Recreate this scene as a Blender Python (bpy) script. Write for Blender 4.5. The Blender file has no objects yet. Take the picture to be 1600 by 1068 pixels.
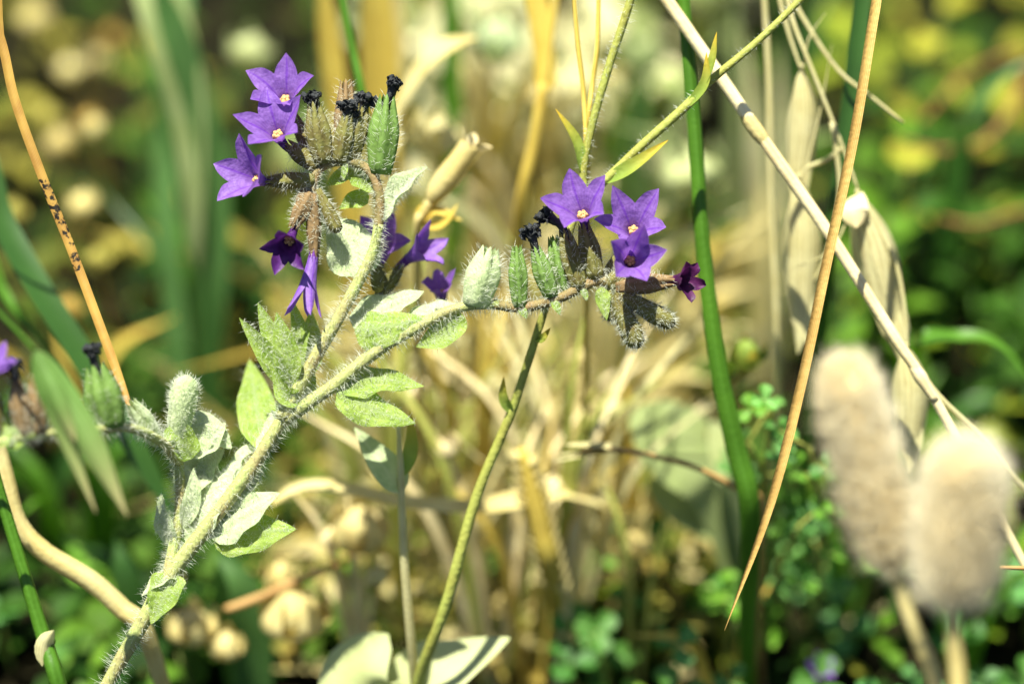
import bpy, math, random
from mathutils import Vector, Quaternion, noise

rng = random.Random(11)
scene = bpy.context.scene
COL = scene.collection

# ------------------------------------------------------------------ camera
PITCH = math.radians(38)
LENS = 100.0
D0 = 0.5                                   # metres to the plane of focus
S = 0.36 * D0 / 1600                       # one photograph pixel at the plane of focus, metres
RV = Vector((1, 0, 0))
UV = Vector((0, math.sin(PITCH), math.cos(PITCH)))
FV = Vector((0, math.cos(PITCH), -math.sin(PITCH)))
CAM = Vector((0, 0, 0.11)) - FV * D0
cd = bpy.data.cameras.new('camera')
cam = bpy.data.objects.new('camera', cd)
COL.objects.link(cam)
cam.location = CAM
cam.rotation_euler = (math.radians(90) - PITCH, 0, 0)
cd.lens = LENS
cd.sensor_width = 36
cd.clip_start = 0.01
cd.clip_end = 60
cd.dof.use_dof = True
cd.dof.focus_distance = D0
cd.dof.aperture_fstop = 4.9
scene.camera = cam

# ------------------------------------------------------------------ sky and sun
SUN = Vector((-0.17, 0.04, 1.0)).normalized()
w = bpy.data.worlds.new('World')
scene.world = w
w.use_nodes = True
nt = w.node_tree
bg = nt.nodes['Background']
sky = nt.nodes.new('ShaderNodeTexSky')
sky.sky_type = 'NISHITA'
sky.sun_disc = False
sky.sun_elevation = math.asin(SUN.z)
sky.sun_rotation = math.atan2(SUN.x, SUN.y)
nt.links.new(sky.outputs['Color'], bg.inputs['Color'])
bg.inputs['Strength'].default_value = 0.05
ld = bpy.data.lights.new('sun', 'SUN')
ld.energy = 5.0
ld.angle = math.radians(0.5)
ld.color = (1.0, 0.965, 0.83)
sun = bpy.data.objects.new('sun', ld)
COL.objects.link(sun)
sun.rotation_euler = SUN.to_track_quat('Z', 'Y').to_euler()
sun.location = (0, 0, 2)
vs = scene.view_settings
vs.view_transform = 'Standard'
vs.look = 'None'
vs.exposure = 1.42
vs.gamma = 1.0
vs.use_curve_mapping = False
scene.cycles.use_denoising = True
scene.cycles.max_bounces = 7
scene.cycles.diffuse_bounces = 4
scene.cycles.transmission_bounces = 4

# ------------------------------------------------------------------ helpers: places
def P(px, py, dz=0.0):
    """a place given by its direction from the photographer and its distance behind the plane of focus"""
    D = D0 + dz * S
    k = 0.36 * D / 1600
    return CAM + FV * D + RV * ((px - 800) * k) - UV * ((py - 534) * k)

def DIR(x, y, z):
    return (RV * x - UV * y + FV * z).normalized()

def GP(px, py, h=0.0):
    r = P(px, py, 0) - CAM
    return CAM + r * ((h - CAM.z) / r.z)

def smooth(pts, n):
    """Catmull-Rom through the points (any dimension), n segments in all"""
    pts = [Vector(p) for p in pts]
    if len(pts) == 2:
        return [pts[0].lerp(pts[1], i / n) for i in range(n + 1)]
    m = len(pts) - 1
    ext = [pts[0] * 2 - pts[1]] + pts + [pts[-1] * 2 - pts[-2]]
    out = []
    for i in range(n + 1):
        u = i / n * m
        k = min(int(u), m - 1)
        t = u - k
        a, b, c, d = ext[k:k + 4]
        out.append(0.5 * ((2 * b) + (c - a) * t + (2 * a - 5 * b + 4 * c - d) * t * t + (3 * b - a - 3 * c + d) * t ** 3))
    return out

def lerp_list(v, t):
    if not isinstance(v, (list, tuple)):
        return v
    u = t * (len(v) - 1)
    k = min(int(u), len(v) - 2)
    return v[k] + (v[k + 1] - v[k]) * (u - k)

# ------------------------------------------------------------------ helpers: meshes
class MB:
    def __init__(self):
        self.v = []; self.f = []; self.uv = []; self.c = []
    def grid(self, rows, uvs, col, closed=False):
        b = len(self.v)
        n = len(rows[0])
        for r, ur in zip(rows, uvs):
            self.v.extend(r); self.uv.extend(ur); self.c.extend([col] * n)
        for i in range(len(rows) - 1):
            for j in range(n - 1):
                a = b + i * n + j
                self.f.append((a, a + 1, a + n + 1, a + n))
            if closed:
                a = b + i * n + n - 1
                self.f.append((a, b + i * n, b + (i + 1) * n, a + n))
        return b
    def tri(self, a, b_, c_, col):
        b = len(self.v)
        self.v.extend((a, b_, c_)); self.uv.extend(((0, 0), (1, 0), (0.5, 1))); self.c.extend([col] * 3)
        self.f.append((b, b + 1, b + 2))

WHITE = (1, 1, 1)

def tube(mb, pts, rads, sides=8, seg=14, col=WHITE, rough=0.0):
    sp = smooth(pts, seg)
    ref = None
    rows = []; uvs = []
    for i, p in enumerate(sp):
        t = (sp[min(i + 1, seg)] - sp[max(i - 1, 0)]).normalized()
        if ref is None:
            ref = t.orthogonal().normalized()
        ref = (ref - t * ref.dot(t)).normalized()
        bi = t.cross(ref)
        r = lerp_list(rads, i / seg)
        row = []
        for k in range(sides):
            a = 2 * math.pi * k / sides
            rr = r * (1 + rough * noise.noise(p * 900 + Vector((k * 1.7, 0, 0)))) if rough else r
            row.append(p + (ref * math.cos(a) + bi * math.sin(a)) * rr)
        rows.append(row)
        uvs.append([(k / sides, i / seg) for k in range(sides)])
    b = mb.grid(rows, uvs, col, closed=True)
    mb.f.append(tuple(b + k for k in range(sides))[::-1])
    mb.f.append(tuple(b + seg * sides + k for k in range(sides)))
    return sp

PROF = {
    'lance': lambda t: math.sin(math.pi * min(1, t ** 0.75)) ** 0.85 if 0 < t < 1 else 0.0,
    'ovate': lambda t: math.sin(math.pi * t ** 0.62) ** 0.8 if 0 < t < 1 else 0.0,
    'oval': lambda t: math.sin(math.pi * t) ** 0.6 if 0 < t < 1 else 0.0,
    'obov': lambda t: math.sin(math.pi * t ** 1.7) ** 0.7 if 0 < t < 1 else 0.0,
    'blade': lambda t: (0.75 + 0.25 * math.sin(math.pi * min(t * 1.3, 1))) * (1 - max(0, (t - 0.25) / 0.75) ** 2.2),
    'strap': lambda t: min(1, t * 8 + 0.6) * (1 - max(0, (t - 0.8) / 0.2) ** 2),
    'taper2': lambda t: min(1, (t + 0.02) / 0.25, (1.02 - t) / 0.45),
}

def leaf(mb, pts, hw, nrm, prof='lance', cup=0.25, fold=0.0, seg=10, cross=5, wav=0.0, col=WHITE, twist=0.0, veins=0.0):
    """a leaf: spine through pts, half width hw, upper face turned towards nrm"""
    sp = smooth(pts, seg)
    rows = []; uvs = []
    ph = rng.random() * 9
    f = PROF[prof]
    for i, p in enumerate(sp):
        t = i / seg
        tg = (sp[min(i + 1, seg)] - sp[max(i - 1, 0)]).normalized()
        side = tg.cross(nrm)
        if side.length < 1e-4:
            side = tg.orthogonal()
        side.normalize()
        up = side.cross(tg).normalized()
        if twist:
            q = Quaternion(tg, twist * (t - 0.3))
            side = q @ side; up = q @ up
        ww = max(f(t), 0.03) * hw
        row = []
        for k in range(cross):
            x = 2 * k / (cross - 1) - 1
            lift = cup * x * x + fold * abs(x) + wav * math.sin(t * 14 + ph + (2.2 if x > 0 else 0)) * abs(x) ** 2
            lift += veins * math.cos(x * math.pi * 3) * (1 - abs(x)) * 0.5
            row.append(p + side * (x * ww * (1 - 0.25 * abs(fold))) + up * (lift * ww))
        rows.append(row)
        uvs.append([(k / (cross - 1), t) for k in range(cross)])
    mb.grid(rows, uvs, col)

def cone_hair(mb, p, d, ln, r, bend, col):
    s = d.orthogonal().normalized()
    s2 = d.cross(s)
    m = p + d * (ln * 0.55) + bend * (ln * 0.12)
    e = p + d * ln + bend * (ln * 0.42)
    b = len(mb.v)
    for q, rr in ((p, r), (m, r * 0.75)):
        for a in (0.0, 2.094, 4.189):
            mb.v.append(q + (s * math.cos(a) + s2 * math.sin(a)) * rr)
    mb.v.append(e)
    mb.uv.extend([(0, 0)] * 3 + [(0, 0.5)] * 3 + [(0, 1)])
    mb.c.extend([col] * 7)
    for k in range(3):
        l = (k + 1) % 3
        mb.f.append((b + k, b + l, b + 3 + l, b + 3 + k))
        mb.f.append((b + 3 + k, b + 3 + l, b + 6))

def fuzz(dst, src, n, ln, r, both=False, spread=0.45, bias=None, col=WHITE):
    tris = []
    acc = 0.0
    for f in src.f:
        for k in range(1, len(f) - 1):
            a, b, c = src.v[f[0]], src.v[f[k]], src.v[f[k + 1]]
            cr = (b - a).cross(c - a)
            ar = cr.length
            if ar < 1e-14:
                continue
            acc += ar
            tris.append((acc, a, b, c, cr / ar))
    import bisect
    keys = [t[0] for t in tris]
    for _ in range(int(n * (1.8 if r < 6e-5 else 1))):
        _, a, b, c, nm = tris[min(bisect.bisect(keys, rng.random() * acc), len(tris) - 1)]
        u, v = rng.random(), rng.random()
        if u + v > 1:
            u, v = 1 - u, 1 - v
        p = a + (b - a) * u + (c - a) * v
        d = nm * (-1 if both and rng.random() < 0.5 else 1)
        rd = Vector((rng.gauss(0, 1), rng.gauss(0, 1), rng.gauss(0, 1)))
        d = d + rd * spread * 0.6
        if bias:
            d = d + bias
        d.normalize()
        bd = Vector((rng.gauss(0, 1), rng.gauss(0, 1), rng.gauss(0, 1) - 0.2)) * 0.5
        cone_hair(dst, p - d * r, d, ln * rng.uniform(0.45, 1.25), r * rng.uniform(0.7, 1.2), bd, col)

def link(name, mb, mat, root=None, parent=None, label=None, kind=None, smooth_=True):
    off = root.location if root else Vector((0, 0, 0))
    me = bpy.data.meshes.new(name)
    me.from_pydata([tuple(p - off) for p in mb.v], [], mb.f)
    if smooth_:
        me.polygons.foreach_set('use_smooth', [True] * len(me.polygons))
    ul = me.uv_layers.new(name='UVMap')
    idx = [0] * len(me.loops)
    me.loops.foreach_get('vertex_index', idx)
    flat = []
    for i in idx:
        flat.extend(mb.uv[i])
    ul.data.foreach_set('uv', flat)
    ca = me.color_attributes.new('tint', 'FLOAT_COLOR', 'POINT')
    flat = []
    for c in mb.c:
        flat.extend((c[0], c[1], c[2], 1.0))
    ca.data.foreach_set('color', flat)
    me.materials.append(mat)
    o = bpy.data.objects.new(name, me)
    COL.objects.link(o)
    if parent or root:
        o.parent = parent or root
    if label:
        o['label'] = label
    if kind:
        o['kind'] = kind
    return o

def thing(name, label, cat, loc, group=None):
    o = bpy.data.objects.new(name, None)
    o.empty_display_size = 0.005
    COL.objects.link(o)
    o.location = loc
    o['label'] = label; o['category'] = cat
    if group:
        o['group'] = group
    return o

def solo(name, mb, mat, label, cat, group=None):
    """a thing made of one mesh; its origin stands at its lowest point"""
    i = min(range(len(mb.v)), key=lambda k: mb.v[k].z)
    base = mb.v[i].copy()
    mb.v = [p - base for p in mb.v]
    o = link(name, mb, mat)
    o.location = base
    o['label'] = label; o['category'] = cat
    if group:
        o['group'] = group
    return o

def foot(p, dx=0.0, dy=0.0, n=2):
    """points that carry a stem from p down into the soil"""
    b = Vector((p.x + dx, p.y + dy, -0.004))
    return [p.lerp(b, 0.5) + Vector((-dx * 0.12, -dy * 0.12, 0)), b]

# ------------------------------------------------------------------ materials
def material(name, c1, c2=None, scale=300.0, trans=0.3, tcol=None, rough=0.6, spec=0.25, stripe=0.0,
             tip=None, bump=0.0, bscale=1200.0, specks=None, tint=True, sheen=0.0, mid=None):
    m = bpy.data.materials.new(name)
    m.use_nodes = True
    t = m.node_tree
    N = t.nodes; L = t.links
    bs = N['Principled BSDF']
    out = N['Material Output']
    geo = N.new('ShaderNodeNewGeometry')
    nz = N.new('ShaderNodeTexNoise')
    nz.inputs['Scale'].default_value = scale
    nz.inputs['Detail'].default_value = 4
    L.new(geo.outputs['Position'], nz.inputs['Vector'])
    ramp = N.new('ShaderNodeMapRange')
    ramp.inputs['From Min'].default_value = 0.35
    ramp.inputs['From Max'].default_value = 0.65
    L.new(nz.outputs['Fac'], ramp.inputs['Value'])
    def mix(a, b, fac, mode='MIX'):
        x = N.new('ShaderNodeMix')
        x.data_type = 'RGBA'
        x.blend_type = mode
        for sock, val in ((x.inputs[6], a), (x.inputs[7], b)):
            if isinstance(val, tuple):
                sock.default_value = (*val, 1)
            else:
                L.new(val, sock)
        if isinstance(fac, (int, float)):
            x.inputs[0].default_value = fac
        else:
            L.new(fac, x.inputs[0])
        return x.outputs[2]
    c2 = c2 or tuple(v * 0.75 for v in c1)
    col = mix(c1, c2, ramp.outputs['Result'])
    uvn = N.new('ShaderNodeUVMap')
    sep = N.new('ShaderNodeSeparateXYZ')
    L.new(uvn.outputs['UV'], sep.inputs['Vector'])
    def math_(op, a, b=None, c=None):
        x = N.new('ShaderNodeMath'); x.operation = op
        for i, val in enumerate((a, b, c)):
            if val is None: continue
            if isinstance(val, (int, float)): x.inputs[i].default_value = val
            else: L.new(val, x.inputs[i])
        return x.outputs[0]
    if stripe:
        s_ = math_('SINE', math_('MULTIPLY', sep.outputs['X'], 44.0))
        fac = math_('MULTIPLY', math_('ADD', math_('MULTIPLY', s_, 0.5), 0.5), stripe)
        col = mix(col, tuple(min(1, v * 1.7 + 0.03) for v in c1), fac)
    if mid:
        d_ = math_('ABSOLUTE', math_('SUBTRACT', sep.outputs['X'], 0.5))
        fac = math_('SUBTRACT', 1.0, math_('SMOOTH_MIN', math_('MULTIPLY', d_, 11.0), 1.0, 0.2))
        fac = math_('MAXIMUM', fac, 0.0)
        col = mix(col, mid, fac)
    if tip:
        fac = math_('POWER', math_('MAXIMUM', sep.outputs['Y'], 0.0), tip[1])
        col = mix(col, tip[0], fac)
    if specks:
        n2 = N.new('ShaderNodeTexNoise')
        n2.inputs['Scale'].default_value = specks[1]
        n2.inputs['Detail'].default_value = 3
        L.new(geo.outputs['Position'], n2.inputs['Vector'])
        lo, hi = specks[2], specks[3]
        inr = math_('MULTIPLY', math_('GREATER_THAN', sep.outputs['Y'], lo), math_('LESS_THAN', sep.outputs['Y'], hi))
        f2 = math_('MULTIPLY', math_('MINIMUM', math_('MAXIMUM', math_('MULTIPLY', math_('SUBTRACT', n2.outputs['Fac'], specks[4] - 0.03), 12.0), 0.0), 1.0), inr)
        col = mix(col, specks[0], f2)
    if tint:
        at = N.new('ShaderNodeAttribute')
        at.attribute_name = 'tint'
        col = mix(col, at.outputs['Color'], 1.0, 'MULTIPLY')
    L.new(col, bs.inputs['Base Color'])
    bs.inputs['Roughness'].default_value = rough
    bs.inputs['Specular IOR Level'].default_value = spec
    if sheen:
        bs.inputs['Sheen Weight'].default_value = sheen
        bs.inputs['Sheen Roughness'].default_value = 0.4
    if bump:
        bn = N.new('ShaderNodeTexNoise')
        bn.inputs['Scale'].default_value = bscale
        bn.inputs['Detail'].default_value = 5
        L.new(geo.outputs['Position'], bn.inputs['Vector'])
        b = N.new('ShaderNodeBump')
        b.inputs['Strength'].default_value = bump
        b.inputs['Distance'].default_value = 0.0006
        L.new(bn.outputs['Fac'], b.inputs['Height'])
        L.new(b.outputs['Normal'], bs.inputs['Normal'])
    if trans > 0:
        tr = N.new('ShaderNodeBsdfTranslucent')
        if tcol:
            x = mix(col, tcol, 1.0, 'MULTIPLY')
            L.new(x, tr.inputs['Color'])
        else:
            L.new(col, tr.inputs['Color'])
        mx = N.new('ShaderNodeMixShader')
        mx.inputs['Fac'].default_value = trans
        L.new(bs.outputs['BSDF'], mx.inputs[1])
        L.new(tr.outputs['BSDF'], mx.inputs[2])
        L.new(mx.outputs['Shader'], out.inputs['Surface'])
    return m

M = {}
M['petal'] = material('petal_violet', (0.27, 0.14, 0.50), (0.19, 0.085, 0.38), 700, 0.42, (1.15, 0.95, 1.1), 0.5, 0.3, stripe=0.10, bump=0.35, bscale=1500, mid=(0.17, 0.05, 0.46))
M['petal_dark'] = material('petal_dark_violet_shaded', (0.085, 0.018, 0.16), (0.05, 0.01, 0.085), 600, 0.25, None, 0.5, 0.3, bump=0.3)  # dark violet of its own, deepened by painted shade from the spray above
M['petal_magenta'] = material('petal_dark_magenta', (0.085, 0.010, 0.075), (0.04, 0.006, 0.045), 600, 0.25, None, 0.5, 0.3, bump=0.3)
M['throat'] = material('corolla_throat', (0.17, 0.05, 0.34), (0.10, 0.02, 0.17), 900, 0.3)
M['anther'] = material('anther_tan', (0.78, 0.52, 0.22), (0.6, 0.33, 0.12), 2500, 0.1, bump=0.5, bscale=4000)
M['wither'] = material('withered_corolla_black', (0.006, 0.008, 0.009), (0.016, 0.020, 0.024), 2500, 0.0, None, 0.5, 0.5, bump=0.8, bscale=3500)
M['calyx'] = material('calyx_green', (0.17, 0.28, 0.065), (0.11, 0.2, 0.04), 500, 0.35, (1.1, 1.1, 0.6), 0.7, 0.15, stripe=0.25, bump=0.4)
M['calyx_olive'] = material('calyx_olive', (0.19, 0.19, 0.055), (0.15, 0.12, 0.04), 500, 0.3, (1.1, 1.0, 0.6), 0.75, 0.12, stripe=0.2, bump=0.5)
M['calyx_brown'] = material('calyx_brown', (0.25, 0.17, 0.08), (0.18, 0.12, 0.055), 500, 0.25, None, 0.75, 0.12, stripe=0.2, bump=0.5)
M['leaf'] = material('hairy_leaf_green', (0.36, 0.48, 0.11), (0.25, 0.38, 0.06), 350, 0.5, (1.15, 1.15, 0.55), 0.7, 0.2, stripe=0.12, bump=0.6, mid=(0.34, 0.44, 0.18), sheen=0.15)
M['leaf_pale'] = material('hairy_leaf_sunlit_pale', (0.56, 0.64, 0.38), (0.42, 0.52, 0.26), 400, 0.35, (1.05, 1.1, 0.7), 0.75, 0.2, bump=0.6, mid=(0.55, 0.62, 0.38), sheen=0.25)  # paler copy of the leaf green, with bright sun put into the colour
M['stem'] = material('hairy_stem', (0.29, 0.35, 0.11), (0.28, 0.23, 0.10), 180, 0.0, None, 0.65, 0.25, bump=0.5, stripe=0.15)
M['stem_brown'] = material('cyme_axis_brown', (0.24, 0.16, 0.075), (0.18, 0.16, 0.06), 250, 0.0, None, 0.7, 0.2, bump=0.5)
M['hair'] = material('plant_hair_white', (0.86, 0.88, 0.78), (0.8, 0.84, 0.7), 300, 0.4, None, 0.45, 0.4)
M['grass'] = material('grass_green', (0.075, 0.20, 0.010), (0.05, 0.14, 0.006), 90, 0.3, (1.1, 1.2, 0.4), 0.45, 0.35, stripe=0.25, bump=0.2)
M['grass_dark'] = material('grass_dark_green', (0.028, 0.085, 0.010), (0.018, 0.06, 0.006), 90, 0.22, (1.0, 1.2, 0.5), 0.4, 0.4, stripe=0.3)
M['grass_blue'] = material('grass_blue_green', (0.075, 0.17, 0.04), (0.04, 0.10, 0.02), 60, 0.3, (0.9, 1.2, 0.6), 0.5, 0.35, stripe=0.2)
M['dry'] = material('dry_grass_ochre', (0.52, 0.40, 0.07), (0.43, 0.30, 0.045), 120, 0.25, None, 0.55, 0.3, stripe=0.35, bump=0.2)
M['dry_specked'] = material('dry_grass_mould_specked', (0.40, 0.25, 0.05), (0.26, 0.13, 0.025), 220, 0.2, None, 0.55, 0.3, stripe=0.3, specks=((0.012, 0.01, 0.006), 800, 0.565, 0.70, 0.52))
M['ochre'] = material('dry_blade_ochre', (0.46, 0.30, 0.085), (0.34, 0.20, 0.05), 160, 0.2, None, 0.55, 0.25, stripe=0.45, bump=0.3)
M['straw'] = material('straw_pale', (0.78, 0.66, 0.36), (0.64, 0.49, 0.22), 160, 0.1, None, 0.4, 0.5, stripe=0.25, bump=0.2)
M['tan'] = material('dry_leaf_tan', (0.64, 0.55, 0.25), (0.54, 0.43, 0.15), 120, 0.3, None, 0.6, 0.25, stripe=0.15, bump=0.3)
M['papery'] = material('dry_husk_papery', (0.64, 0.58, 0.31), (0.54, 0.47, 0.21), 200, 0.45, None, 0.55, 0.3, stripe=0.4, bump=0.2)
M['oat_green'] = material('spikelet_green', (0.13, 0.25, 0.05), (0.09, 0.18, 0.03), 150, 0.35, None, 0.55, 0.3, stripe=0.3, tip=((0.5, 0.42, 0.2), 5.0))
M['fork'] = material('forked_stem_green', (0.34, 0.38, 0.08), (0.30, 0.30, 0.06), 200, 0.15, None, 0.6, 0.25, bump=0.5)
M['fork_leaf'] = material('forked_stem_leaf', (0.25, 0.35, 0.06), (0.2, 0.3, 0.045), 250, 0.35, None, 0.6, 0.25, tip=((0.62, 0.40, 0.03), 3.0), bump=0.3)
M['fluff'] = material('seed_head_fluff', (0.96, 0.91, 0.73), (0.90, 0.81, 0.57), 60, 0.5, None, 0.6, 0.2)
M['fluff_core'] = material('seed_head_core', (0.70, 0.56, 0.30), (0.56, 0.42, 0.19), 250, 0.0)
M['weed'] = material('weed_leaf', (1.0, 1.0, 1.0), (0.78, 0.8, 0.72), 150, 0.35, (1.15, 1.15, 0.4), 0.6, 0.12, bump=0.2)
M['twig'] = material('twig_brown', (0.42, 0.25, 0.085), (0.3, 0.17, 0.05), 150, 0.0, None, 0.6, 0.3)
M['twig_red'] = material('twig_reddish', (0.26, 0.12, 0.045), (0.18, 0.08, 0.03), 150, 0.0, None, 0.7, 0.15)
M['clover'] = material('clover_leaf', (0.075, 0.20, 0.032), (0.05, 0.14, 0.02), 200, 0.3, (1.1, 1.2, 0.5), 0.5, 0.22, mid=(0.16, 0.30, 0.09))
M['sage'] = material('sage_leaf', (0.30, 0.36, 0.15), (0.25, 0.31, 0.11), 150, 0.3, None, 0.65, 0.2, bump=0.3)
M['big_pale'] = material('broad_pale_leaf', (0.50, 0.54, 0.27), (0.43, 0.48, 0.2), 100, 0.3, None, 0.6, 0.3, bump=0.2)

soil = bpy.data.materials.new('soil_shade_dark')
soil.use_nodes = True
_n = soil.node_tree
_b = _n.nodes['Principled BSDF']
_g = _n.nodes.new('ShaderNodeNewGeometry')
_z = _n.nodes.new('ShaderNodeTexNoise'); _z.inputs['Scale'].default_value = 60; _z.inputs['Detail'].default_value = 8
_r = _n.nodes.new('ShaderNodeValToRGB')
_r.color_ramp.elements[0].position = 0.35; _r.color_ramp.elements[0].color = (0.004, 0.005, 0.002, 1)  # near black: the shade under the plants is put into the soil colour
_r.color_ramp.elements[1].position = 0.7; _r.color_ramp.elements[1].color = (0.016, 0.013, 0.006, 1)
_n.links.new(_g.outputs['Position'], _z.inputs['Vector'])
_n.links.new(_z.outputs['Fac'], _r.inputs['Fac'])
_n.links.new(_r.outputs['Color'], _b.inputs['Base Color'])
_b.inputs['Roughness'].default_value = 1.0
_b.inputs['Specular IOR Level'].default_value = 0.05
_bp = _n.nodes.new('ShaderNodeBump'); _bp.inputs['Strength'].default_value = 0.7; _bp.inputs['Distance'].default_value = 0.004
_n.links.new(_z.outputs['Fac'], _bp.inputs['Height']); _n.links.new(_bp.outputs['Normal'], _b.inputs['Normal'])

# ------------------------------------------------------------------ ground
gm = MB()
rows = []; uvs = []
def gspace(i, n, near, far):
    u = 2 * i / n - 1
    return math.copysign(near * abs(u) + (far - near) * abs(u) ** 5, u)
NG = 120
for i in range(NG + 1):
    y = gspace(i, NG, 0.9, 30) + 0.2
    row = []
    for j in range(NG + 1):
        x = gspace(j, NG, 0.9, 30)
        z = 0.006 * noise.noise(Vector((x * 14, y * 14, 0))) + 0.003 * noise.noise(Vector((x * 60, y * 60, 5))) - 0.002
        row.append(Vector((x, y, z)))
    rows.append(row); uvs.append([(j / NG, i / NG) for j in range(NG + 1)])
gm.grid(rows, uvs, WHITE)
g = link('ground', gm, soil, kind='structure')

# ------------------------------------------------------------------ the flowering plant
base = GP(30, 1330)
stem_pts = [P(462, 612, 0), P(440, 655, 0), P(400, 720, 0), P(332, 812, 0), P(266, 898, 0), P(215, 985, 0), P(168, 1068, 5), P(120, 1170, 20)]
base = Vector((stem_pts[-1].x - 0.012, stem_pts[-1].y + 0.004, -0.004))
plant = thing('flowering_plant', 'hairy plant with violet star flowers on two curled flower sprays', 'plant', (base.x, base.y, 0))
HR = 0.27 * S
hairs = MB()        # soft white hair of the whole plant

def px(v):
    return v * S

mb = MB()
tube(mb, stem_pts + [stem_pts[-1].lerp(base, 0.5) + Vector((-0.002, 0, 0)), base], [px(9.00), px(9.90), px(10.80), px(11.70), px(12.60), px(11.70), px(10.80), px(11.70), px(12.60), px(14.40)], 12, 34, rough=0.12)
link('stem', mb, M['stem'], plant)
fuzz(hairs, mb, 1500, px(17), HR)
A_path = [P(440, 655, 0), P(470, 600, -3), P(500, 545, -4), P(530, 495, -4), P(560, 440, -2), P(583, 392, 0), P(592, 350, 0)]
mb = MB()
tube(mb, A_path, [px(12), px(11), px(10.5), px(10), px(9.5), px(8.5), px(8)], 10, 26, rough=0.12)
link('branch', mb, M['stem'], plant)
fuzz(hairs, mb, 700, px(17), HR)
mb = MB()
tube(mb, [P(591, 356, 0), P(593, 330, 0), P(592, 300, 0), P(580, 270, 2), P(556, 255, 5), P(525, 253, 5), P(500, 264, 2), P(490, 285, 0), P(489, 304, 0)], [px(8), px(7.5), px(7.5), px(7.5), px(7.5), px(7), px(7), px(7), px(5)], 10, 28, rough=0.14)
link('branch', mb, M['stem_brown'], plant, label='brownish curled tip of the upright flower spray')
fuzz(hairs, mb, 320, px(15), HR)
B_path = [P(440, 658, 2), P(480, 630, 0), P(520, 603, 0), P(560, 570, 0), P(600, 541, 0), P(645, 515, 0), P(690, 491, 0), P(735, 477, 0), P(780, 476, 0)]
mb = MB()
tube(mb, B_path, [px(12), px(11), px(10.5), px(10), px(9.5), px(9), px(8.5), px(8), px(7.5)], 10, 30, rough=0.12)
link('branch', mb, M['stem'], plant)
fuzz(hairs, mb, 700, px(17), HR)
mb = MB()
tube(mb, [P(770, 476, 0), P(818, 480, 0), P(868, 468, 0), P(910, 448, 0), P(938, 438, 0), P(956, 448, 0), P(962, 466, 0)], [px(7.5), px(8), px(8), px(8), px(8), px(7), px(4)], 10, 24, rough=0.15)
link('branch', mb, M['stem_brown'], plant, label='brownish curled tip of the level flower spray')
fuzz(hairs, mb, 350, px(15), HR)
mb = MB()
side_path = [P(262, 898, 0), P(272, 850, 14), P(281, 800, 22), P(281, 750, 22), P(279, 715, 14), P(274, 690, 12)]
tube(mb, side_path, [px(10), px(9), px(9), px(8.5), px(8), px(7)], 8, 20, rough=0.12)
link('branch', mb, M['stem'], plant)
fuzz(hairs, mb, 400, px(18), HR)
mb = MB()
tube(mb, [P(280, 722, 14), P(252, 690, -40), P(200, 668, -110), P(130, 674, -170), P(60, 678, -205), P(0, 690, -220), P(-60, 715, -220)], [px(8), px(7.5), px(7.5), px(7.5), px(7), px(6.5), px(4)], 8, 24, rough=0.12)
link('branch', mb, M['stem'], plant)
fuzz(hairs, mb, 350, px(18), HR)

# --- leaves of the plant:  base, control, tip, half width, facing, profile, cup, fold, material, hairs
def pl(name, b, c, t, hw, face, prof='lance', cup=0.25, fold=0.0, mat='leaf', nh=140, hl=13, wav=0.20, tw=0.0, veins=0.26):
    m = MB()
    leaf(m, [P(*b), P(*c), P(*t)], px(hw * 1.12), DIR(*face), prof, cup, fold, 14, 9, wav, twist=tw, veins=veins)
    o = link(name, m, M[mat], plant)
    fuzz(hairs, m, int(nh * 2.6), px(hl * 0.7), HR * 0.62, both=True, spread=0.9)
    fuzz(hairs, m, int(nh * 0.5), px(hl * 1.0), HR, both=True)
    return o

pl('leaf', (598, 348, 2), (632, 296, -8), (668, 261, -16), 23, (-0.55, -0.45, -0.7), 'lance', 0.1, 0.55, 'leaf_pale', 260, 15)
pl('leaf', (562, 432, 14), (546, 380, 30), (510, 336, 50), 40, (-0.1, -0.55, -0.8), 'ovate', -0.15, 0.1, 'leaf_pale', 330, 13)
pl('leaf', (588, 300, 8), (552, 272, 16), (510, 290, 18), 22, (0.05, -0.55, -0.8), 'ovate', 0.3, 0.1, 'leaf', 80, 8)
pl('leaf', (575, 318, 14), (556, 312, 24), (530, 326, 30), 15, (0.05, -0.25, -0.95), 'ovate', 0.3, 0.1, 'leaf', 40, 8)
pl('leaf', (552, 512, 8), (600, 478, 28), (662, 455, 40), 32, (0.15, -0.75, -0.62), 'ovate', -0.25, 0.15, 'leaf_pale', 260, 14)
pl('leaf', (554, 516, 4), (600, 512, -6), (676, 496, -4), 30, (0.05, -0.35, -0.93), 'ovate', -0.3, 0.0, 'leaf', 220, 15)
pl('leaf', (640, 517, 20), (672, 484, 30), (712, 474, 30), 20, (0.0, -0.9, -0.42), 'ovate', 0.1, 0.1, 'leaf_pale', 180, 12)
pl('leaf', (716, 484, 4), (694, 522, 2), (650, 542, 6), 26, (-0.1, -0.4, -0.9), 'ovate', 0.2, 0.15, 'leaf', 130, 15)
pl('leaf', (527, 606, 4), (586, 592, 8), (662, 603, 14), 27, (0.05, -0.6, -0.8), 'ovate', -0.15, 0.1, 'leaf', 190, 13)
pl('leaf', (526, 610, -2), (582, 640, -6), (649, 661, -8), 28, (0.0, -0.45, -0.9), 'ovate', -0.2, 0.1, 'leaf', 190, 14)
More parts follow.
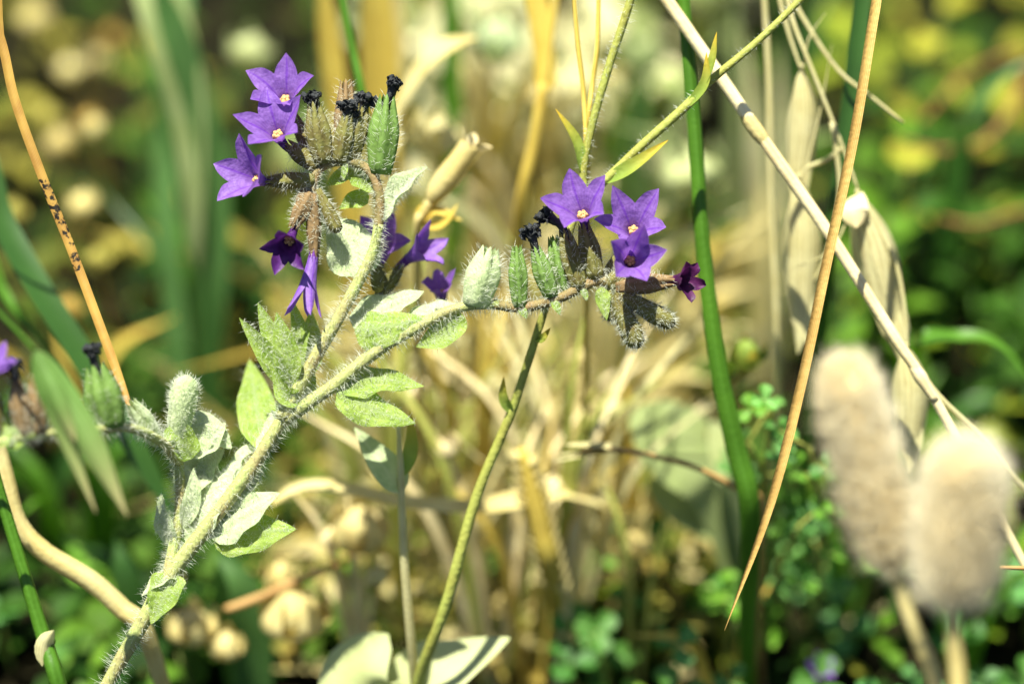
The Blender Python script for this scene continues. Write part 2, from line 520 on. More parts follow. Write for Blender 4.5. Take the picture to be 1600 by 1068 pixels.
for b, c, t, hw, f in (((454, 606, 0), (425, 560, -12), (374, 496, -18), 19, (-0.5, -0.35, -0.8)), ((456, 600, 6), (432, 540, 12), (403, 473, 16), 19, (-0.3, -0.3, -0.9)),
                       ((458, 600, -8), (448, 548, -16), (432, 488, -18), 21, (-0.2, -0.4, -0.9)), ((460, 596, 10), (468, 540, 22), (455, 466, 30), 20, (0.5, -0.3, -0.8)),
                       ((464, 596, 20), (482, 548, 40), (486, 484, 60), 22, (0.3, -0.3, -0.9))):
    pl('leaf', b, c, t, hw, f, 'lance', 0.1, 0.3, 'leaf', 110, 15, 0.05)
pl('leaf', (468, 628, -6), (444, 612, -14), (428, 574, -16), 15, (-0.4, -0.3, -0.85), 'ovate', 0.3, 0.2, 'leaf', 60, 10)
pl('leaf', (458, 640, 4), (480, 610, 12), (488, 572, 16), 14, (0.4, -0.3, -0.85), 'ovate', 0.3, 0.2, 'leaf', 60, 12)
pl('leaf', (414, 705, 12), (402, 640, 110), (390, 562, 170), 30, (-0.1, -0.3, -0.95), 'lance', 0.15, 0.1, 'leaf', 150, 16)
pl('leaf', (408, 712, 4), (420, 690, 30), (426, 640, 50), 16, (-0.3, -0.5, -0.8), 'lance', 0.2, 0.3, 'leaf_pale', 80, 14)
pl('leaf', (352, 790, 6), (372, 726, 40), (416, 684, 52), 19, (-0.45, -0.7, -0.5), 'lance', 0.1, 0.3, 'leaf_pale', 170, 16)
pl('leaf', (318, 832, 0), (330, 786, 10), (376, 752, 24), 27, (-0.35, -0.85, -0.45), 'ovate', -0.1, 0.1, 'leaf_pale', 190, 13)
pl('leaf', (326, 838, 6), (380, 800, 0), (437, 770, -12), 34, (0.25, -0.6, -0.75), 'ovate', -0.1, 0.2, 'leaf_pale', 220, 13)
pl('leaf', (330, 834, 10), (392, 832, 6), (462, 826, -14), 36, (0.2, -0.35, -0.92), 'ovate', -0.15, 0.2, 'leaf', 200, 13)
pl('leaf', (272, 896, -4), (258, 930, -22), (236, 974, -24), 27, (-0.1, -0.5, -0.86), 'ovate', 0.2, 0.2, 'leaf', 110, 14)
pl('leaf', (276, 898, 0), (252, 906, -12), (222, 930, -20), 15, (-0.1, -0.8, -0.6), 'ovate', 0.2, 0.2, 'leaf_pale', 70, 14)
pl('leaf', (282, 712, 14), (318, 664, 26), (362, 700, 30), 33, (0.0, -0.65, -0.75), 'ovate', -0.2, 0.0, 'leaf_pale', 260, 14)
pl('leaf', (300, 716, 6), (276, 684, -8), (250, 686, -18), 22, (-0.1, -0.6, -0.8), 'ovate', 0.35, 0.2, 'leaf', 80, 10)
pl('leaf', (284, 780, 24), (312, 730, 44), (350, 702, 60), 30, (0.0, -0.6, -0.8), 'lance', 0.0, 0.2, 'leaf_pale', 260, 15)
pl('leaf', (284, 830, 22), (320, 790, 44), (336, 730, 50), 26, (0.2, -0.4, -0.9), 'lance', 0.0, 0.2, 'leaf_pale', 200, 15)
pl('leaf', (284, 826, 16), (300, 780, 10), (302, 730, 14), 14, (0.2, -0.4, -0.9), 'lance', 0.0, 0.2, 'leaf_pale', 130, 15)
for b_, c_, t_, hw_, f_ in (((286, 800, 20), (306, 764, 34), (318, 716, 44), 20, (0.1, -0.6, -0.8)), ((300, 860, 6), (318, 812, 20), (352, 776, 34), 20, (-0.2, -0.7, -0.7)), ((270, 850, 14), (256, 812, 8), (252, 770, 10), 15, (-0.4, -0.5, -0.8)),
                          ((376, 770, 8), (396, 738, 26), (404, 700, 40), 18, (-0.1, -0.6, -0.8)), ((300, 712, 12), (330, 690, 20), (352, 660, 30), 18, (0.0, -0.6, -0.8)), ((340, 800, 8), (350, 752, 30), (384, 716, 44), 22, (-0.3, -0.7, -0.6))):
    pl('leaf', b_, c_, t_, hw_, f_, 'ovate', 0.1, 0.2, 'leaf_pale', 170, 15)
pl('leaf', (40, 690, -212), (16, 672, -220), (-14, 700, -216), 30, (0.1, -0.5, -0.85), 'ovate', 0.2, 0.2, 'leaf', 80, 14)
for b, c, t, hw in (((812, 480, -4), (818, 488, -10), (823, 498, -12), 6), ((862, 468, -6), (870, 480, -12), (875, 492, -14), 6), ((908, 450, -6), (914, 460, -10), (917, 470, -12), 5),
                    ((540, 254, -5), (538, 268, -10), (536, 282, -12), 5), ((940, 448, -6), (942, 470, -12), (948, 500, -14), 11)):
    pl('bract', b, c, t, hw, (0.1, -0.2, -1), 'lance', 0.2, 0.1, 'leaf', 26, 11)

# --- flowers
def frame(axis):
    x = RV - axis * RV.dot(axis)
    x.normalize()
    y = axis.cross(x)
    if y.dot(UV) < 0:
        y = -y
    return x, y

def calyx_mesh(mb, b, t, wd, ribs=0.18, teeth=0.24, col=WHITE, flare=0.0):
    ax = (t - b) * 1.14
    L_ = ax.length
    ax.normalize()
    x, y = ax.orthogonal().normalized(), None
    y = ax.cross(x)
    rows = []; uvs = []
    n = 20
    for i in range(10):
        s = i / 9
        row = []
        for k in range(n):
            a = 2 * math.pi * k / n
            lob = abs(math.cos(2.5 * a))
            z = s * L_ * (1 - teeth * (1 - lob ** 0.8) * s ** 1.5)
            r = wd * 0.5 * (0.34 + 0.66 * math.sin(math.pi * min(1, 0.16 + 0.62 * s)) ** 0.9) * (1 - 0.42 * max(0, s - 0.55) / 0.45 * (1 - flare))
            r *= 1 - ribs * (1 - lob)
            row.append(b + ax * z + (x * math.cos(a) + y * math.sin(a)) * r)
        rows.append(row)
        uvs.append([(k / n, s) for k in range(n)])
    bi = mb.grid(rows, uvs, col, closed=True)
    mb.f.append(tuple(bi + k for k in range(n))[::-1])

def blob(mb, c, r, d=None, st=1.0, n=6, m=5, rough=0.0, col=WHITE):
    d = d or Vector((0, 0, 1))
    x = d.orthogonal().normalized(); y = d.cross(x)
    rows = []; uvs = []
    for i in range(m + 1):
        th = math.pi * (i + 0.02) / (m + 0.04)
        row = []
        for k in range(n):
            a = 2 * math.pi * k / n
            v = d * (math.cos(th) * st) + (x * math.cos(a) + y * math.sin(a)) * math.sin(th)
            rr = r * (1 + rough * noise.noise(v * 2.3 + c * 900))
            row.append(c + v * rr)
        rows.append(row); uvs.append([(k / n, i / m) for k in range(n)])
    mb.grid(rows, uvs, col, closed=True)

def flower(root, org, axis, ang0, R=58, h=35, cal=None, mat='petal', tubelen=26, cmat='calyx_olive', jit=0.13, curl=0.0, hw=1.0, anth=True, label=None, nh=260, scales=None, hairmb=None):
    hm = hairs if hairmb is None else hairmb
    x, y = frame(axis)
    tb = MB()
    # the corolla tube from inside the calyx up to the throat
    back = org - axis * px(tubelen)
    start = back if cal is None else cal[1].lerp(cal[0], 0.35)
    tube(tb, [start, back.lerp(start, 0.35) if cal else back.lerp(org, 0.3), org - axis * px(4)], [px(5), px(5.5), px(8.5)], 10, 8)
    fl = link('flower', tb, M['throat' if mat == 'petal' else mat], root, label=label)
    h = h * 1.5
    R = R * 0.95
    rj, zj = 0.46 * R, 0.50 * h
    for k in range(5):
        a0 = math.radians(ang0 + 72 * k)
        ln = (scales[k] if scales else 1.0) * (1 + rng.uniform(-jit, jit))
        cr = curl + rng.uniform(-0.42, 0.38)
        sk = rng.uniform(-0.28, 0.28)
        tw_p = rng.uniform(-4.5, 4.5)
        cp_p = rng.uniform(1.5, 6.0)
        ph_p = rng.random() * 6.28
        m = MB(); rows = []; uvs = []
        for i in range(15):
            u = i / 14
            row = []
            for q in range(9):
                e = q / 4 - 1
                if u < 0.36:                                  # fused funnel
                    s = u / 0.36
                    r = 8 + (rj - 8) * s ** 1.2
                    z = -9 + (zj + 9) * s ** 0.8
                    a = a0 + e * math.radians(36.5)
                    rr = r
                    p = x * (math.cos(a) * rr) + y * (math.sin(a) * rr) + axis * (z - 1.2 * s * (1 - abs(e)))
                else:                                         # free lobe
                    s = (u - 0.36) / 0.64
                    half = rj * math.tan(math.radians(36.5)) * (1 + 0.30 * s - 1.30 * s ** 1.7) * hw
                    if s > 0.999: half = 0.6
                    r = rj * (math.cos(math.radians(36.5) * e) * (1 - s) + s) + (R - rj) * s * ln
                    z = zj + (h - zj) * s * ln + cr * 20 * s * s
                    lift = (cp_p * (abs(e) ** 2) + tw_p * e + 1.2 * abs(e) * math.sin(s * 9 + ph_p + 2 * e)) * math.sin(math.pi * min(1, s))  - 1.2 * (1 - abs(e)) * (1 - s)
                    t_ = e * half + sk * 16 * s * s
                    ca, sa = math.cos(a0), math.sin(a0)
                    if s < 1e-6:
                        a = a0 + e * math.radians(36.5)
                        p = x * (math.cos(a) * rj) + y * (math.sin(a) * rj) + axis * (zj - 1.2 * (1 - abs(e)))
                    else:
                        p = (x * ca + y * sa) * r + (-x * sa + y * ca) * t_ + axis * (z + lift)
                row.append(org + p * S)
            rows.append(row)
            uvs.append([(q / 8, u) for q in range(9)])
        m.grid(rows, uvs, WHITE)
        link('petal', m, M[mat], root, fl)
    if anth:
        for k in range(5):
            a = math.radians(ang0 + 36 + 72 * k)
            m = MB()
            c = org + ((x * math.cos(a) + y * math.sin(a)) * 5.2 + axis * (3 + rng.uniform(-1, 1))) * S
            blob(m, c, px(4.0), axis, 1.5, 8, 6, 0.35)
            link('anther', m, M['anther'], root, fl)
        m = MB()
        blob(m, org + axis * px(7), px(3.4), axis, 1.2, 8, 6, 0.2)
        link('stigma', m, M['anther'], root, fl)
    if cal:
        m = MB()
        calyx_mesh(m, cal[0], cal[1], px(cal[2]))
        link('calyx', m, M[cmat], root, fl)
        fuzz(hm, m, int(nh * 0.5), px(12), HR, bias=(cal[1] - cal[0]).normalized() * 0.25)
    return fl

# the left spray
flower(plant, P(446, 158, 44), DIR(-0.15, -0.62, -0.78), 77, 62, 36, (P(500, 262, 18), P(462, 186, 38), 28))
flower(plant, P(435, 213, 0), DIR(-0.2, -0.58, -0.78), 100, 64, 34, (P(496, 262, 4), P(452, 227, 8), 30))
flower(plant, P(405, 281, -6), DIR(-0.62, -0.22, -0.74), 82, 60, 36, (P(492, 281, -2), P(420, 283, -2), 28))
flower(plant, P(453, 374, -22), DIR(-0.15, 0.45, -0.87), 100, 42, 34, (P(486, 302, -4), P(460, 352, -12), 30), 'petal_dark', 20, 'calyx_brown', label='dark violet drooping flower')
flower(plant, P(488, 410, -8), DIR(-0.16, 0.95, -0.28), 60, 33, 58, (P(489, 302, -4), P(491, 400, -6), 25), 'petal', 18, 'calyx_brown', hw=0.75, anth=False, label='half closed flower hanging straight down')
# flowers on the far side of the stem
flower(plant, P(592, 384, 150), DIR(0.05, -0.3, -0.95), 60, 52, 30, (P(590, 450, 30), P(592, 410, 130), 26), nh=60)
flower(plant, P(642, 402, 110), DIR(0.72, -0.42, -0.55), 40, 42, 36, (P(592, 462, 60), P(624, 420, 100), 26), nh=120, tubelen=30)
flower(plant, P(690, 462, 130), DIR(-0.1, -0.72, -0.68), 100, 32, 24, (P(676, 496, 60), P(688, 474, 120), 22), nh=40)
# the right spray
flower(plant, P(911, 338, 0), DIR(-0.22, -0.60, -0.77), 103, 62, 34, (P(932, 436, 0), P(914, 358, 2), 36), label='open violet flower at the top of the level spray')
flower(plant, P(990, 362, 36), DIR(-0.08, -0.50, -0.86), 118, 62, 34, (P(944, 440, 12), P(980, 388, 30), 28))
flower(plant, P(984, 408, -16), DIR(0.12, -0.12, -0.98), 150, 47, 44, (P(950, 448, -2), P(974, 428, -4), 30), 'petal', 20, hw=1.25, label='cupped violet flower facing outwards')
flower(plant, P(1060, 438, -8), DIR(0.74, 0.02, -0.66), 54, 38, 20, (P(962, 448, -6), P(1046, 440, -8), 34), 'petal_magenta', 20, 'calyx_brown', anth=False, hw=0.9, label='small dark magenta flower half open')
# the spray that leaves to the left
flower(plant, P(-18, 586, -225), DIR(0.2, -0.7, -0.6), 60, 40, 26, (P(-6, 680, -215), P(-14, 606, -222), 30), nh=60)

def withered(cb, ct, wd, tip, r=13, cmat='calyx_olive', nh=260, neck=None, lab=None):
    r = r * 1.45
    ax = (tip - ct).normalized()
    m = MB()
    tube(m, [ct.lerp(cb, 0.3), ct, neck or ct.lerp(tip, 0.5), tip], [px(5), px(6), px(7), px(8)], 9, 10, rough=0.5)
    wf = link('withered_flower', m, M['wither'], plant, label=lab)
    for k in range(5):
        m = MB()
        a = k * 1.2566 + rng.random()
        x = ax.orthogonal().normalized(); y = ax.cross(x)
        d = (ax * 0.7 + (x * math.cos(a) + y * math.sin(a)) * 1.0).normalized()
        c0 = tip - ax * px(2)
        tube(m, [c0, c0 + d * px(r * 0.5), c0 + d * px(r * 0.9) + ax * px(rng.uniform(-4, 5)), c0 + d * px(r * 0.95) - ax * px(rng.uniform(2, 6))],
             [px(3), px(5), px(5), px(2)], 8, 8, rough=1.3)
        for _ in range(3):
            d2 = (d + Vector((rng.gauss(0, .5), rng.gauss(0, .5), rng.gauss(0, .5)))).normalized()
            leaf(m, [c0 + d * px(r * 0.2), c0 + d2 * px(r * 0.6), c0 + d2 * px(r * rng.uniform(0.7, 1.05)) + d * px(rng.uniform(-4, 4))], px(6.5), Vector((rng.gauss(0, 1), rng.gauss(0, 1), rng.gauss(0, 1))), 'oval', rng.uniform(-.8, .8), 0.2, 8, 5, 0.9)
        link('withered_petal', m, M['wither'], plant, wf)
    m = MB()
    calyx_mesh(m, cb, ct, px(wd), 0.22, 0.24)
    link('calyx', m, M[cmat], plant, wf)
    fuzz(hairs, m, int(nh * 0.5), px(13), HR, bias=(ct - cb).normalized() * 0.5)

withered(P(506, 256, -2), P(492, 170, -6), 42, P(489, 154, -8), 13)
withered(P(530, 254, -4), P(543, 184, -8), 32, P(543, 168, -10), 13)
withered(P(546, 254, 10), P(566, 174, 10), 36, P(571, 160, 10), 14)
withered(P(594, 272, 4), P(604, 162, 2), 52, P(615, 132, 0), 11, 'calyx', 420, lab='green swollen calyx with a black withered tip')
withered(P(862, 464, -2), P(839, 394, -4), 34, P(829, 364, -6), 13, 'calyx')
withered(P(906, 450, 0), P(884, 368, 2), 36, P(856, 338, 0), 15, 'calyx_olive', neck=P(874, 350, 2))
withered(P(176, 668, -130), P(152, 580, -140), 62, P(143, 548, -145), 12, 'calyx')
withered(P(40, 680, -208), P(26, 602, -214), 36, P(20, 574, -216), 13, 'calyx_brown')

def calyx(b, t, wd, mat='calyx', nh=240, name='calyx'):
    m = MB()
    calyx_mesh(m, b, t, px(wd), 0.22, 0.24)
    link(name, m, M[mat], plant)
    fuzz(hairs, m, int(nh * 0.6), px(14), HR, bias=(t - b).normalized() * 0.4)

calyx(P(742, 478, 0), P(764, 396, -4), 58, 'leaf_pale', 420)
calyx(P(812, 480, -2), P(808, 394, -4), 32, 'calyx', 260)
calyx(P(540, 256, 20), P(541, 140, 28), 40, 'calyx_brown', 320)
calyx(P(884, 458, 14), P(866, 378, 18), 34, 'calyx', 200)
calyx(P(60, 678, -205), P(58, 592, -210), 32, 'calyx_brown', 160)
calyx(P(246, 690, -30), P(208, 634, -70), 36, 'leaf_pale', 200)

def bud(b, t, wd, mat='calyx_olive', nh=300):
    m = MB()
    tube(m, [b, b.lerp(t, 0.35), b.lerp(t, 0.72), b.lerp(t, 0.92), t], [px(wd * 0.24), px(wd * 0.42), px(wd * 0.5), px(wd * 0.4), px(wd * 0.08)], 12, 12, rough=0.1)
    link('flower_bud', m, M[mat], plant)
    fuzz(hairs, m, nh, px(10), HR, bias=(t - b).normalized() * 0.4)

bud(P(496, 296, -4), P(529, 364, -10), 24, 'calyx_olive', 200)
bud(P(478, 292, 2), P(470, 322, -2), 22, 'calyx_brown', 120)
bud(P(962, 456, -6), P(1054, 508, -12), 32, 'calyx_olive', 420)
bud(P(956, 452, -2), P(998, 544, -8), 36, 'calyx_olive', 440)
bud(P(944, 446, 4), P(956, 502, 2), 24, 'calyx_olive', 220)
bud(P(275, 700, 12), P(292, 586, -6), 46, 'leaf_pale', 420)

link('hair_fuzz', hairs, M['hair'], plant, kind='stuff')

# ------------------------------------------------------------------ single blades and stalks near the plant
def stalk(name, pts, rads, mat, label, cat, group=None, sides=10, seg=40, rough=0.05):
    m = MB()
    tube(m, pts, rads, sides, seg, rough=rough)
    return solo(name, m, M[mat], label, cat, group)

def blade(name, pts, hw, nrm, mat, label, cat='grass', group=None, prof='blade', cup=0.35, fold=0.0, seg=24, tw=0.0, cross=5):
    m = MB()
    leaf(m, pts, hw, nrm, prof, cup, fold, seg, cross, 0.0, twist=tw)
    return solo(name, m, M[mat], label, cat, group)

# ochre blade with black mould at the left; its foot lies left of the view
p0 = P(-40, -20, 20)
blade('dry_grass_blade', [Vector((p0.x - 0.05, p0.y + 0.01, -0.004)), Vector((p0.x - 0.035, p0.y, 0.10)), p0, P(0, 62, 10), P(22, 155, 5), P(62, 268, 0), P(110, 388, -4), P(152, 500, -20), P(190, 602, -40), P(213, 664, -60)],
      px(7.5), DIR(0.3, -0.3, -1), 'dry_specked', 'ochre dry grass blade spotted with black mould, hanging beside the plant', prof='strap', seg=46, cup=0.5)
# dark green blade
p0 = P(-60, 230, 420)
blade('grass_blade', [Vector((p0.x - 0.03, p0.y, -0.004)), Vector((p0.x - 0.03, p0.y, 0.07)), p0, P(0, 345, 380), P(62, 455, 350), P(130, 562, 340), P(205, 690, 340), P(275, 815, 360)],
      px(25), DIR(0.5, -0.4, -0.8), 'grass_dark', 'broad dark green grass blade arching down behind the hanging green spikelet', seg=30, prof='strap', cup=0.2)
p0 = P(-60, 340, 520)
blade('grass_blade', [Vector((p0.x - 0.02, p0.y, -0.004)), p0, P(0, 450, 480), P(60, 530, 470), P(110, 620, 470)],
      px(12), DIR(0.5, -0.4, -0.8), 'grass', 'thin mid green grass blade arching below the broad dark blade', seg=20)
# pale bent dry stem
q = P(228, 990, 190)
stalk('bent_straw', [P(-70, 560, 120), P(-20, 640, 130), P(8, 740, 140), P(28, 815, 150), P(70, 862, 160), P(140, 905, 170), P(190, 950, 180), q] + foot(q, 0.012, 0.0),
      [px(10), px(12), px(14), px(15), px(16), px(17), px(17), px(15), px(12), px(10)], 'tan', 'pale tan bent dry stem crossing behind the hairy stem', 'stem')
# green culm with node
q = P(98, 1090, -60)
cu = thing('grass_culm', 'dark green grass stalk with a pale torn sheath at its knot', 'grass', foot(q, 0.01, 0.0)[1])
m = MB(); tube(m, [P(-60, 560, -80), P(-25, 680, -75), P(0, 770, -70), P(36, 890, -65), P(70, 1000, -60), q] + foot(q, 0.01, 0.0), [px(7), px(8), px(9), px(10), px(12), px(13), px(13), px(12)], 10, 30)
link('culm', m, M['grass'], cu)
m = MB(); leaf(m, [P(66, 1040, -72), P(70, 1006, -78), P(84, 984, -84)], px(14), DIR(0.2, 0, -1), 'lance', -0.8, 0, 8, 7, 0.1)
link('sheath', m, M['papery'], cu)
m = MB(); blob(m, P(72, 1004, -60), px(15), (P(72, 1010, -60) - P(68, 996, -60)).normalized(), 0.6, 12, 6, 0.1)
link('knot', m, M['grass'], cu)

# hanging green spikelet
def spikelet(root, top, tip, wd, mat, face, awns=2, prof='lance', parent=None, gap=0.2):
    ax = tip - top
    f = face
    sd = ax.normalized().cross(f).normalized()
    objs = []
    for k, s in ((0, -1), (1, 1)):
        m = MB()
        leaf(m, [top, top.lerp(tip, 0.35) + sd * (s * wd * 0.30) - f * (wd * 0.15 * s), top.lerp(tip, 0.8) + sd * (s * wd * gap * 0.9), tip + sd * (s * wd * gap) + ax * (0.03 * s)],
             wd * 0.5, (f + sd * (0.45 * s)).normalized(), prof, -0.75, 0.0, 14, 7, 0.0)
        objs.append(link('glume', m, M[mat], root, parent))
    m = MB()
    leaf(m, [top, top.lerp(tip, 0.4) + f * (wd * 0.2), top.lerp(tip, 0.85)], wd * 0.3, f, prof, -0.9, 0, 10, 5)
    objs.append(link('lemma', m, M[mat], root, parent))
    return objs

top = P(54, 546, -330)
p0 = P(-70, 430, -330)
sp = thing('grass_spikelet', 'hanging green grass spikelet ending in two long points', 'grass', Vector((p0.x - 0.03, p0.y, 0)))
m = MB(); tube(m, [Vector((p0.x - 0.03, p0.y, -0.004)), Vector((p0.x - 0.03, p0.y, 0.08)), p0, P(-20, 470, -330), P(30, 520, -330), top], [px(5), px(5), px(4), px(3), px(3), px(3)], 6, 24)
link('stalk', m, M['grass'], sp)
for s, tp, c1, wdt in ((-1, (150, 800, -320), (96, 660, -330), 18), (1, (198, 804, -335), (138, 690, -340), 27)):
    m = MB(); leaf(m, [top, P(84, 610, -335), P(*c1), P(*tp)], px(wdt), DIR(-0.2 * s, -0.3, -0.95), 'lance', -0.5, 0.0, 20, 7)
    link('glume', m, M['oat_green'], sp)
m = MB(); leaf(m, [top, P(90, 620, -345), P(118, 690, -345)], px(17), DIR(0, -0.3, -1), 'lance', -0.8, 0, 14, 7)
link('lemma', m, M['oat_green'], sp)

# right: the long ochre blade hanging in front of the straw
p0 = P(1420, -190, 40)
blade('dry_grass_blade', [Vector((p0.x + 0.075, p0.y + 0.02, -0.004)), Vector((p0.x + 0.06, p0.y + 0.01, 0.10)), Vector((p0.x + 0.03, p0.y, p0.z + 0.004)), P(1392, -120, 20), P(1368, 0, -10), P(1332, 215, -25), P(1291, 405, -30), P(1250, 600, -30), P(1200, 795, -30), P(1132, 984, -20)],
      px(8.5), DIR(0.35, -0.3, -0.9), 'ochre', 'long slender ochre grass blade hanging across the pale straw', prof='strap', seg=60, cup=0.55)
# pale straw
q = P(1660, 1000, 160)
sw = thing('straw_stalk', 'thick bleached straw slanting down behind the fluffy heads', 'straw', foot(q, 0.02, 0)[1])
m = MB(); tube(m, [P(960, -140, 110), P(1000, -60, 110), P(1042, 0, 110), P(1120, 112, 108), P(1190, 214, 106), P(1300, 372, 104), P(1400, 530, 104), P(1460, 622, 110), P(1600, 880, 140), q] + foot(q, 0.02, 0),
               [px(9), px(10), px(10.5), px(10.5), px(10.5), px(10), px(9.5), px(8.5), px(7), px(7), px(7), px(7)], 12, 60, rough=0.06)
link('culm', m, M['straw'], sw)
m = MB(); tube(m, [P(1158, 168, 107), P(1172, 190, 107), P(1188, 212, 106), P(1200, 229, 106)], [px(8), px(12.6), px(12.2), px(8)], 12, 10)
link('knot', m, M['tan'], sw)
m = MB(); tube(m, [P(1420, 560, 106), P(1438, 588, 106), P(1462, 626, 108)], [px(7), px(11.5), px(7)], 12, 10)
link('knot', m, M['straw'], sw)
# green culm
q = P(1172, 800, 260)
stalk('grass_culm', [P(1062, -120, 130), P(1068, 0, 140), P(1085, 200, 150), P(1100, 400, 165), P(1122, 570, 190), P(1150, 700, 225), q] + foot(q, 0.004, 0.01),
      [px(10), px(11), px(12), px(13), px(15), px(18), px(18), px(16), px(14)], 'grass', 'upright bright green grass stalk beside the dark magenta flower', 'grass')
# dark blade behind the ochre blade
q = P(1290, 420, 330)
blade('grass_blade', foot(q, 0.0, 0.02)[::-1] + [q, P(1310, 290, 280), P(1328, 150, 260), P(1346, 0, 250), P(1356, -120, 250)], px(15), DIR(0.2, -0.2, -1), 'grass_dark', 'narrow dark green blade standing behind the long ochre blade', prof='strap', cup=0.3)
# orange twig at the right edge
q = P(1690, 900, 60)
stalk('dry_twig', [P(1562, 886, 40), P(1600, 887, 45), P(1640, 890, 50), q] + foot(q, 0.012, 0.01), [px(3), px(3.5), px(4), px(4), px(5), px(5)], 'twig', 'short thin orange twig poking in beside the rounder fluffy head', 'twig', seg=20)

# forked thin green plant
q = P(652, 1075, 230)
fb = foot(q, 0.0, 0.004)
fk = thing('forked_plant', 'slender green plant forking above the level violet flower spray', 'plant', fb[1])
m = MB(); tube(m, [P(912, 288, 60), P(880, 395, 62), P(846, 500, 70), P(800, 640, 100), P(745, 775, 120), P(695, 950, 150), q] + fb, [px(5.76), px(6.12), px(6.48), px(7.56), px(8.64), px(9.36), px(9.36), px(9.36), px(8.64)], 10, 44, rough=0.06)
link('stem', m, M['fork'], fk)
fh = MB()
m = MB(); tube(m, [P(912, 292, 60), P(912, 262, 58), P(924, 200, 55), P(950, 108, 50), P(985, 0, 45), P(1012, -110, 40), P(1030, -190, 40)], [px(6.40), px(6.40), px(6.40), px(6.80), px(6.80), px(5.60), px(2.40)], 10, 34, rough=0.06)
link('branch', m, M['fork'], fk); fuzz(fh, m, 260, px(11), HR)
m = MB(); tube(m, [P(908, 300, 60), P(938, 288, 52), P(1000, 230, 46), P(1076, 162, 42), P(1108, 128, 42), P(1180, 68, 46), P(1250, 0, 52), P(1320, -80, 60), P(1360, -150, 60)], [px(6.40), px(7.20), px(7.20), px(7.60), px(6.80), px(6.00), px(5.60), px(4.00), px(1.60)], 10, 40, rough=0.06)
link('branch', m, M['fork'], fk); fuzz(fh, m, 200, px(9), HR)
for b, c, t, hw, f in (((910, 272, 56), (900, 222, 48), (868, 170, 44), 10, (0.4, -0.3, -0.9)), ((944, 286, 50), (986, 262, 36), (1044, 219, 30), 13, (0.1, -0.5, -0.85)),
                       ((1072, 170, 40), (1102, 130, 28), (1104, 82, 26), 9, (-0.3, -0.3, -0.9)), ((1098, 138, 34), (1114, 96, 24), (1120, 50, 22), 9, (-0.6, -0.2, -0.7)),
                       ((838, 530, 72), (846, 530, 58), (860, 512, 52), 8, (0.2, -0.5, -0.85)), ((800, 645, 98), (788, 622, 85), (787, 588, 80), 9, (-0.3, -0.4, -0.85))):
    m = MB(); leaf(m, [P(*b), P(*c), P(*t)], px(hw), DIR(*f), 'lance', 0.3, 0.2, 12, 5)
    link('leaf', m, M['fork_leaf'], fk)
link('hair_fuzz', fh, M['hair'], fk, kind='stuff')

# pale second stem joining near the same spot
q = P(646, 1040, 220)
fb = foot(q, 0.002, 0.004)
wp = thing('pale_weed_plant', 'pale yellow-green upright weed with one whitish leaf below the two-pointed hairy leaves', 'plant', fb[1])
m = MB(); tube(m, [P(622, 650, 110), P(626, 740, 120), P(632, 880, 150), q] + fb, [px(3.10), px(6.20), px(7.44), px(8.06), px(8.06), px(7.44)], 10, 26)
link('stem', m, M['papery'], wp)
m = MB(); leaf(m, [P(630, 770, 125), P(600, 730, 130), P(554, 668, 150)], px(30), DIR(0.2, -0.6, -0.8), 'lance', 0.2, 0.1, 12, 5)
link('leaf', m, M['leaf_pale'], wp)
m = MB(); leaf(m, [P(628, 745, 122), P(642, 700, 118), P(640, 640, 115)], px(12), DIR(0.2, -0.6, -0.8), 'lance', 0.2, 0.1, 12, 5)
link('leaf', m, M['fork_leaf'], wp)

# wild oat: thin branches with drooping papery spikelets
q = P(1215, 600, 420)
fb = foot(q, 0.0, 0.01)
oat = thing('wild_oat', 'dry wild oat with drooping papery spikelets behind the slanting straw', 'grass', fb[1])
m = MB(); tube(m, fb[::-1] + [q, P(1205, 300, 340), P(1200, 100, 300), P(1190, -120, 280), P(1215, -160, 270)], [px(7), px(7), px(6.5), px(6), px(5.5), px(4), px(3)], 8, 30)
link('culm', m, M['papery'], oat)
for pts in ([(1200, -130, 280), (1225, -30, 250), (1238, 30, 235), (1262, 92, 225), (1310, 212, 220), (1344, 305, 220)], [(1200, -130, 280), (1232, -20, 260), (1262, 40, 250), (1310, 110, 240), (1360, 150, 230), (1412, 192, 230)],
            [(1200, -125, 280), (1215, -20, 262), (1232, 50, 255), (1252, 110, 250)], [(1318, 230, 222), (1290, 250, 235), (1262, 262, 245), (1248, 280, 250)], [(1344, 305, 220), (1395, 400, 215), (1412, 470, 212), (1418, 545, 210)],
            [(1300, 190, 222), (1312, 300, 235), (1290, 400, 260), (1272, 440, 270)]):
    m = MB(); tube(m, [P(*p) for p in pts], [px(4.5), px(4), px(3.5), px(2.5)], 6, 20)
    link('branch', m, M['papery'], oat)
for tpp, tip, wd, gp in (((1254, 104, 250), (1246, 330, 280), 48, 0.12), ((1248, 276, 250), (1254, 545, 280), 58, 0.15), ((1340, 300, 220), (1412, 560, 240), 66, 0.10), ((1416, 540, 210), (1424, 735, 230), 56, 0.12)):
    a, b = P(*tpp), P(*tip)
    m = MB(); blob(m, a, px(5), (b - a).normalized(), 1.2)
    s_ = link('spikelet', m, M['papery'], oat)
    spikelet(oat, a, b, px(wd), 'papery', DIR(-0.2, -0.4, -0.9), parent=s_, gap=gp)
m = MB(); leaf(m, [P(1348, 300, 215), P(1334, 322, 195), P(1338, 356, 195)], px(24), DIR(-0.2, -0.6, -0.8), 'oval', -0.5, 0, 10, 5)
link('husk', m, M['straw'], oat, label='bright white empty husk')
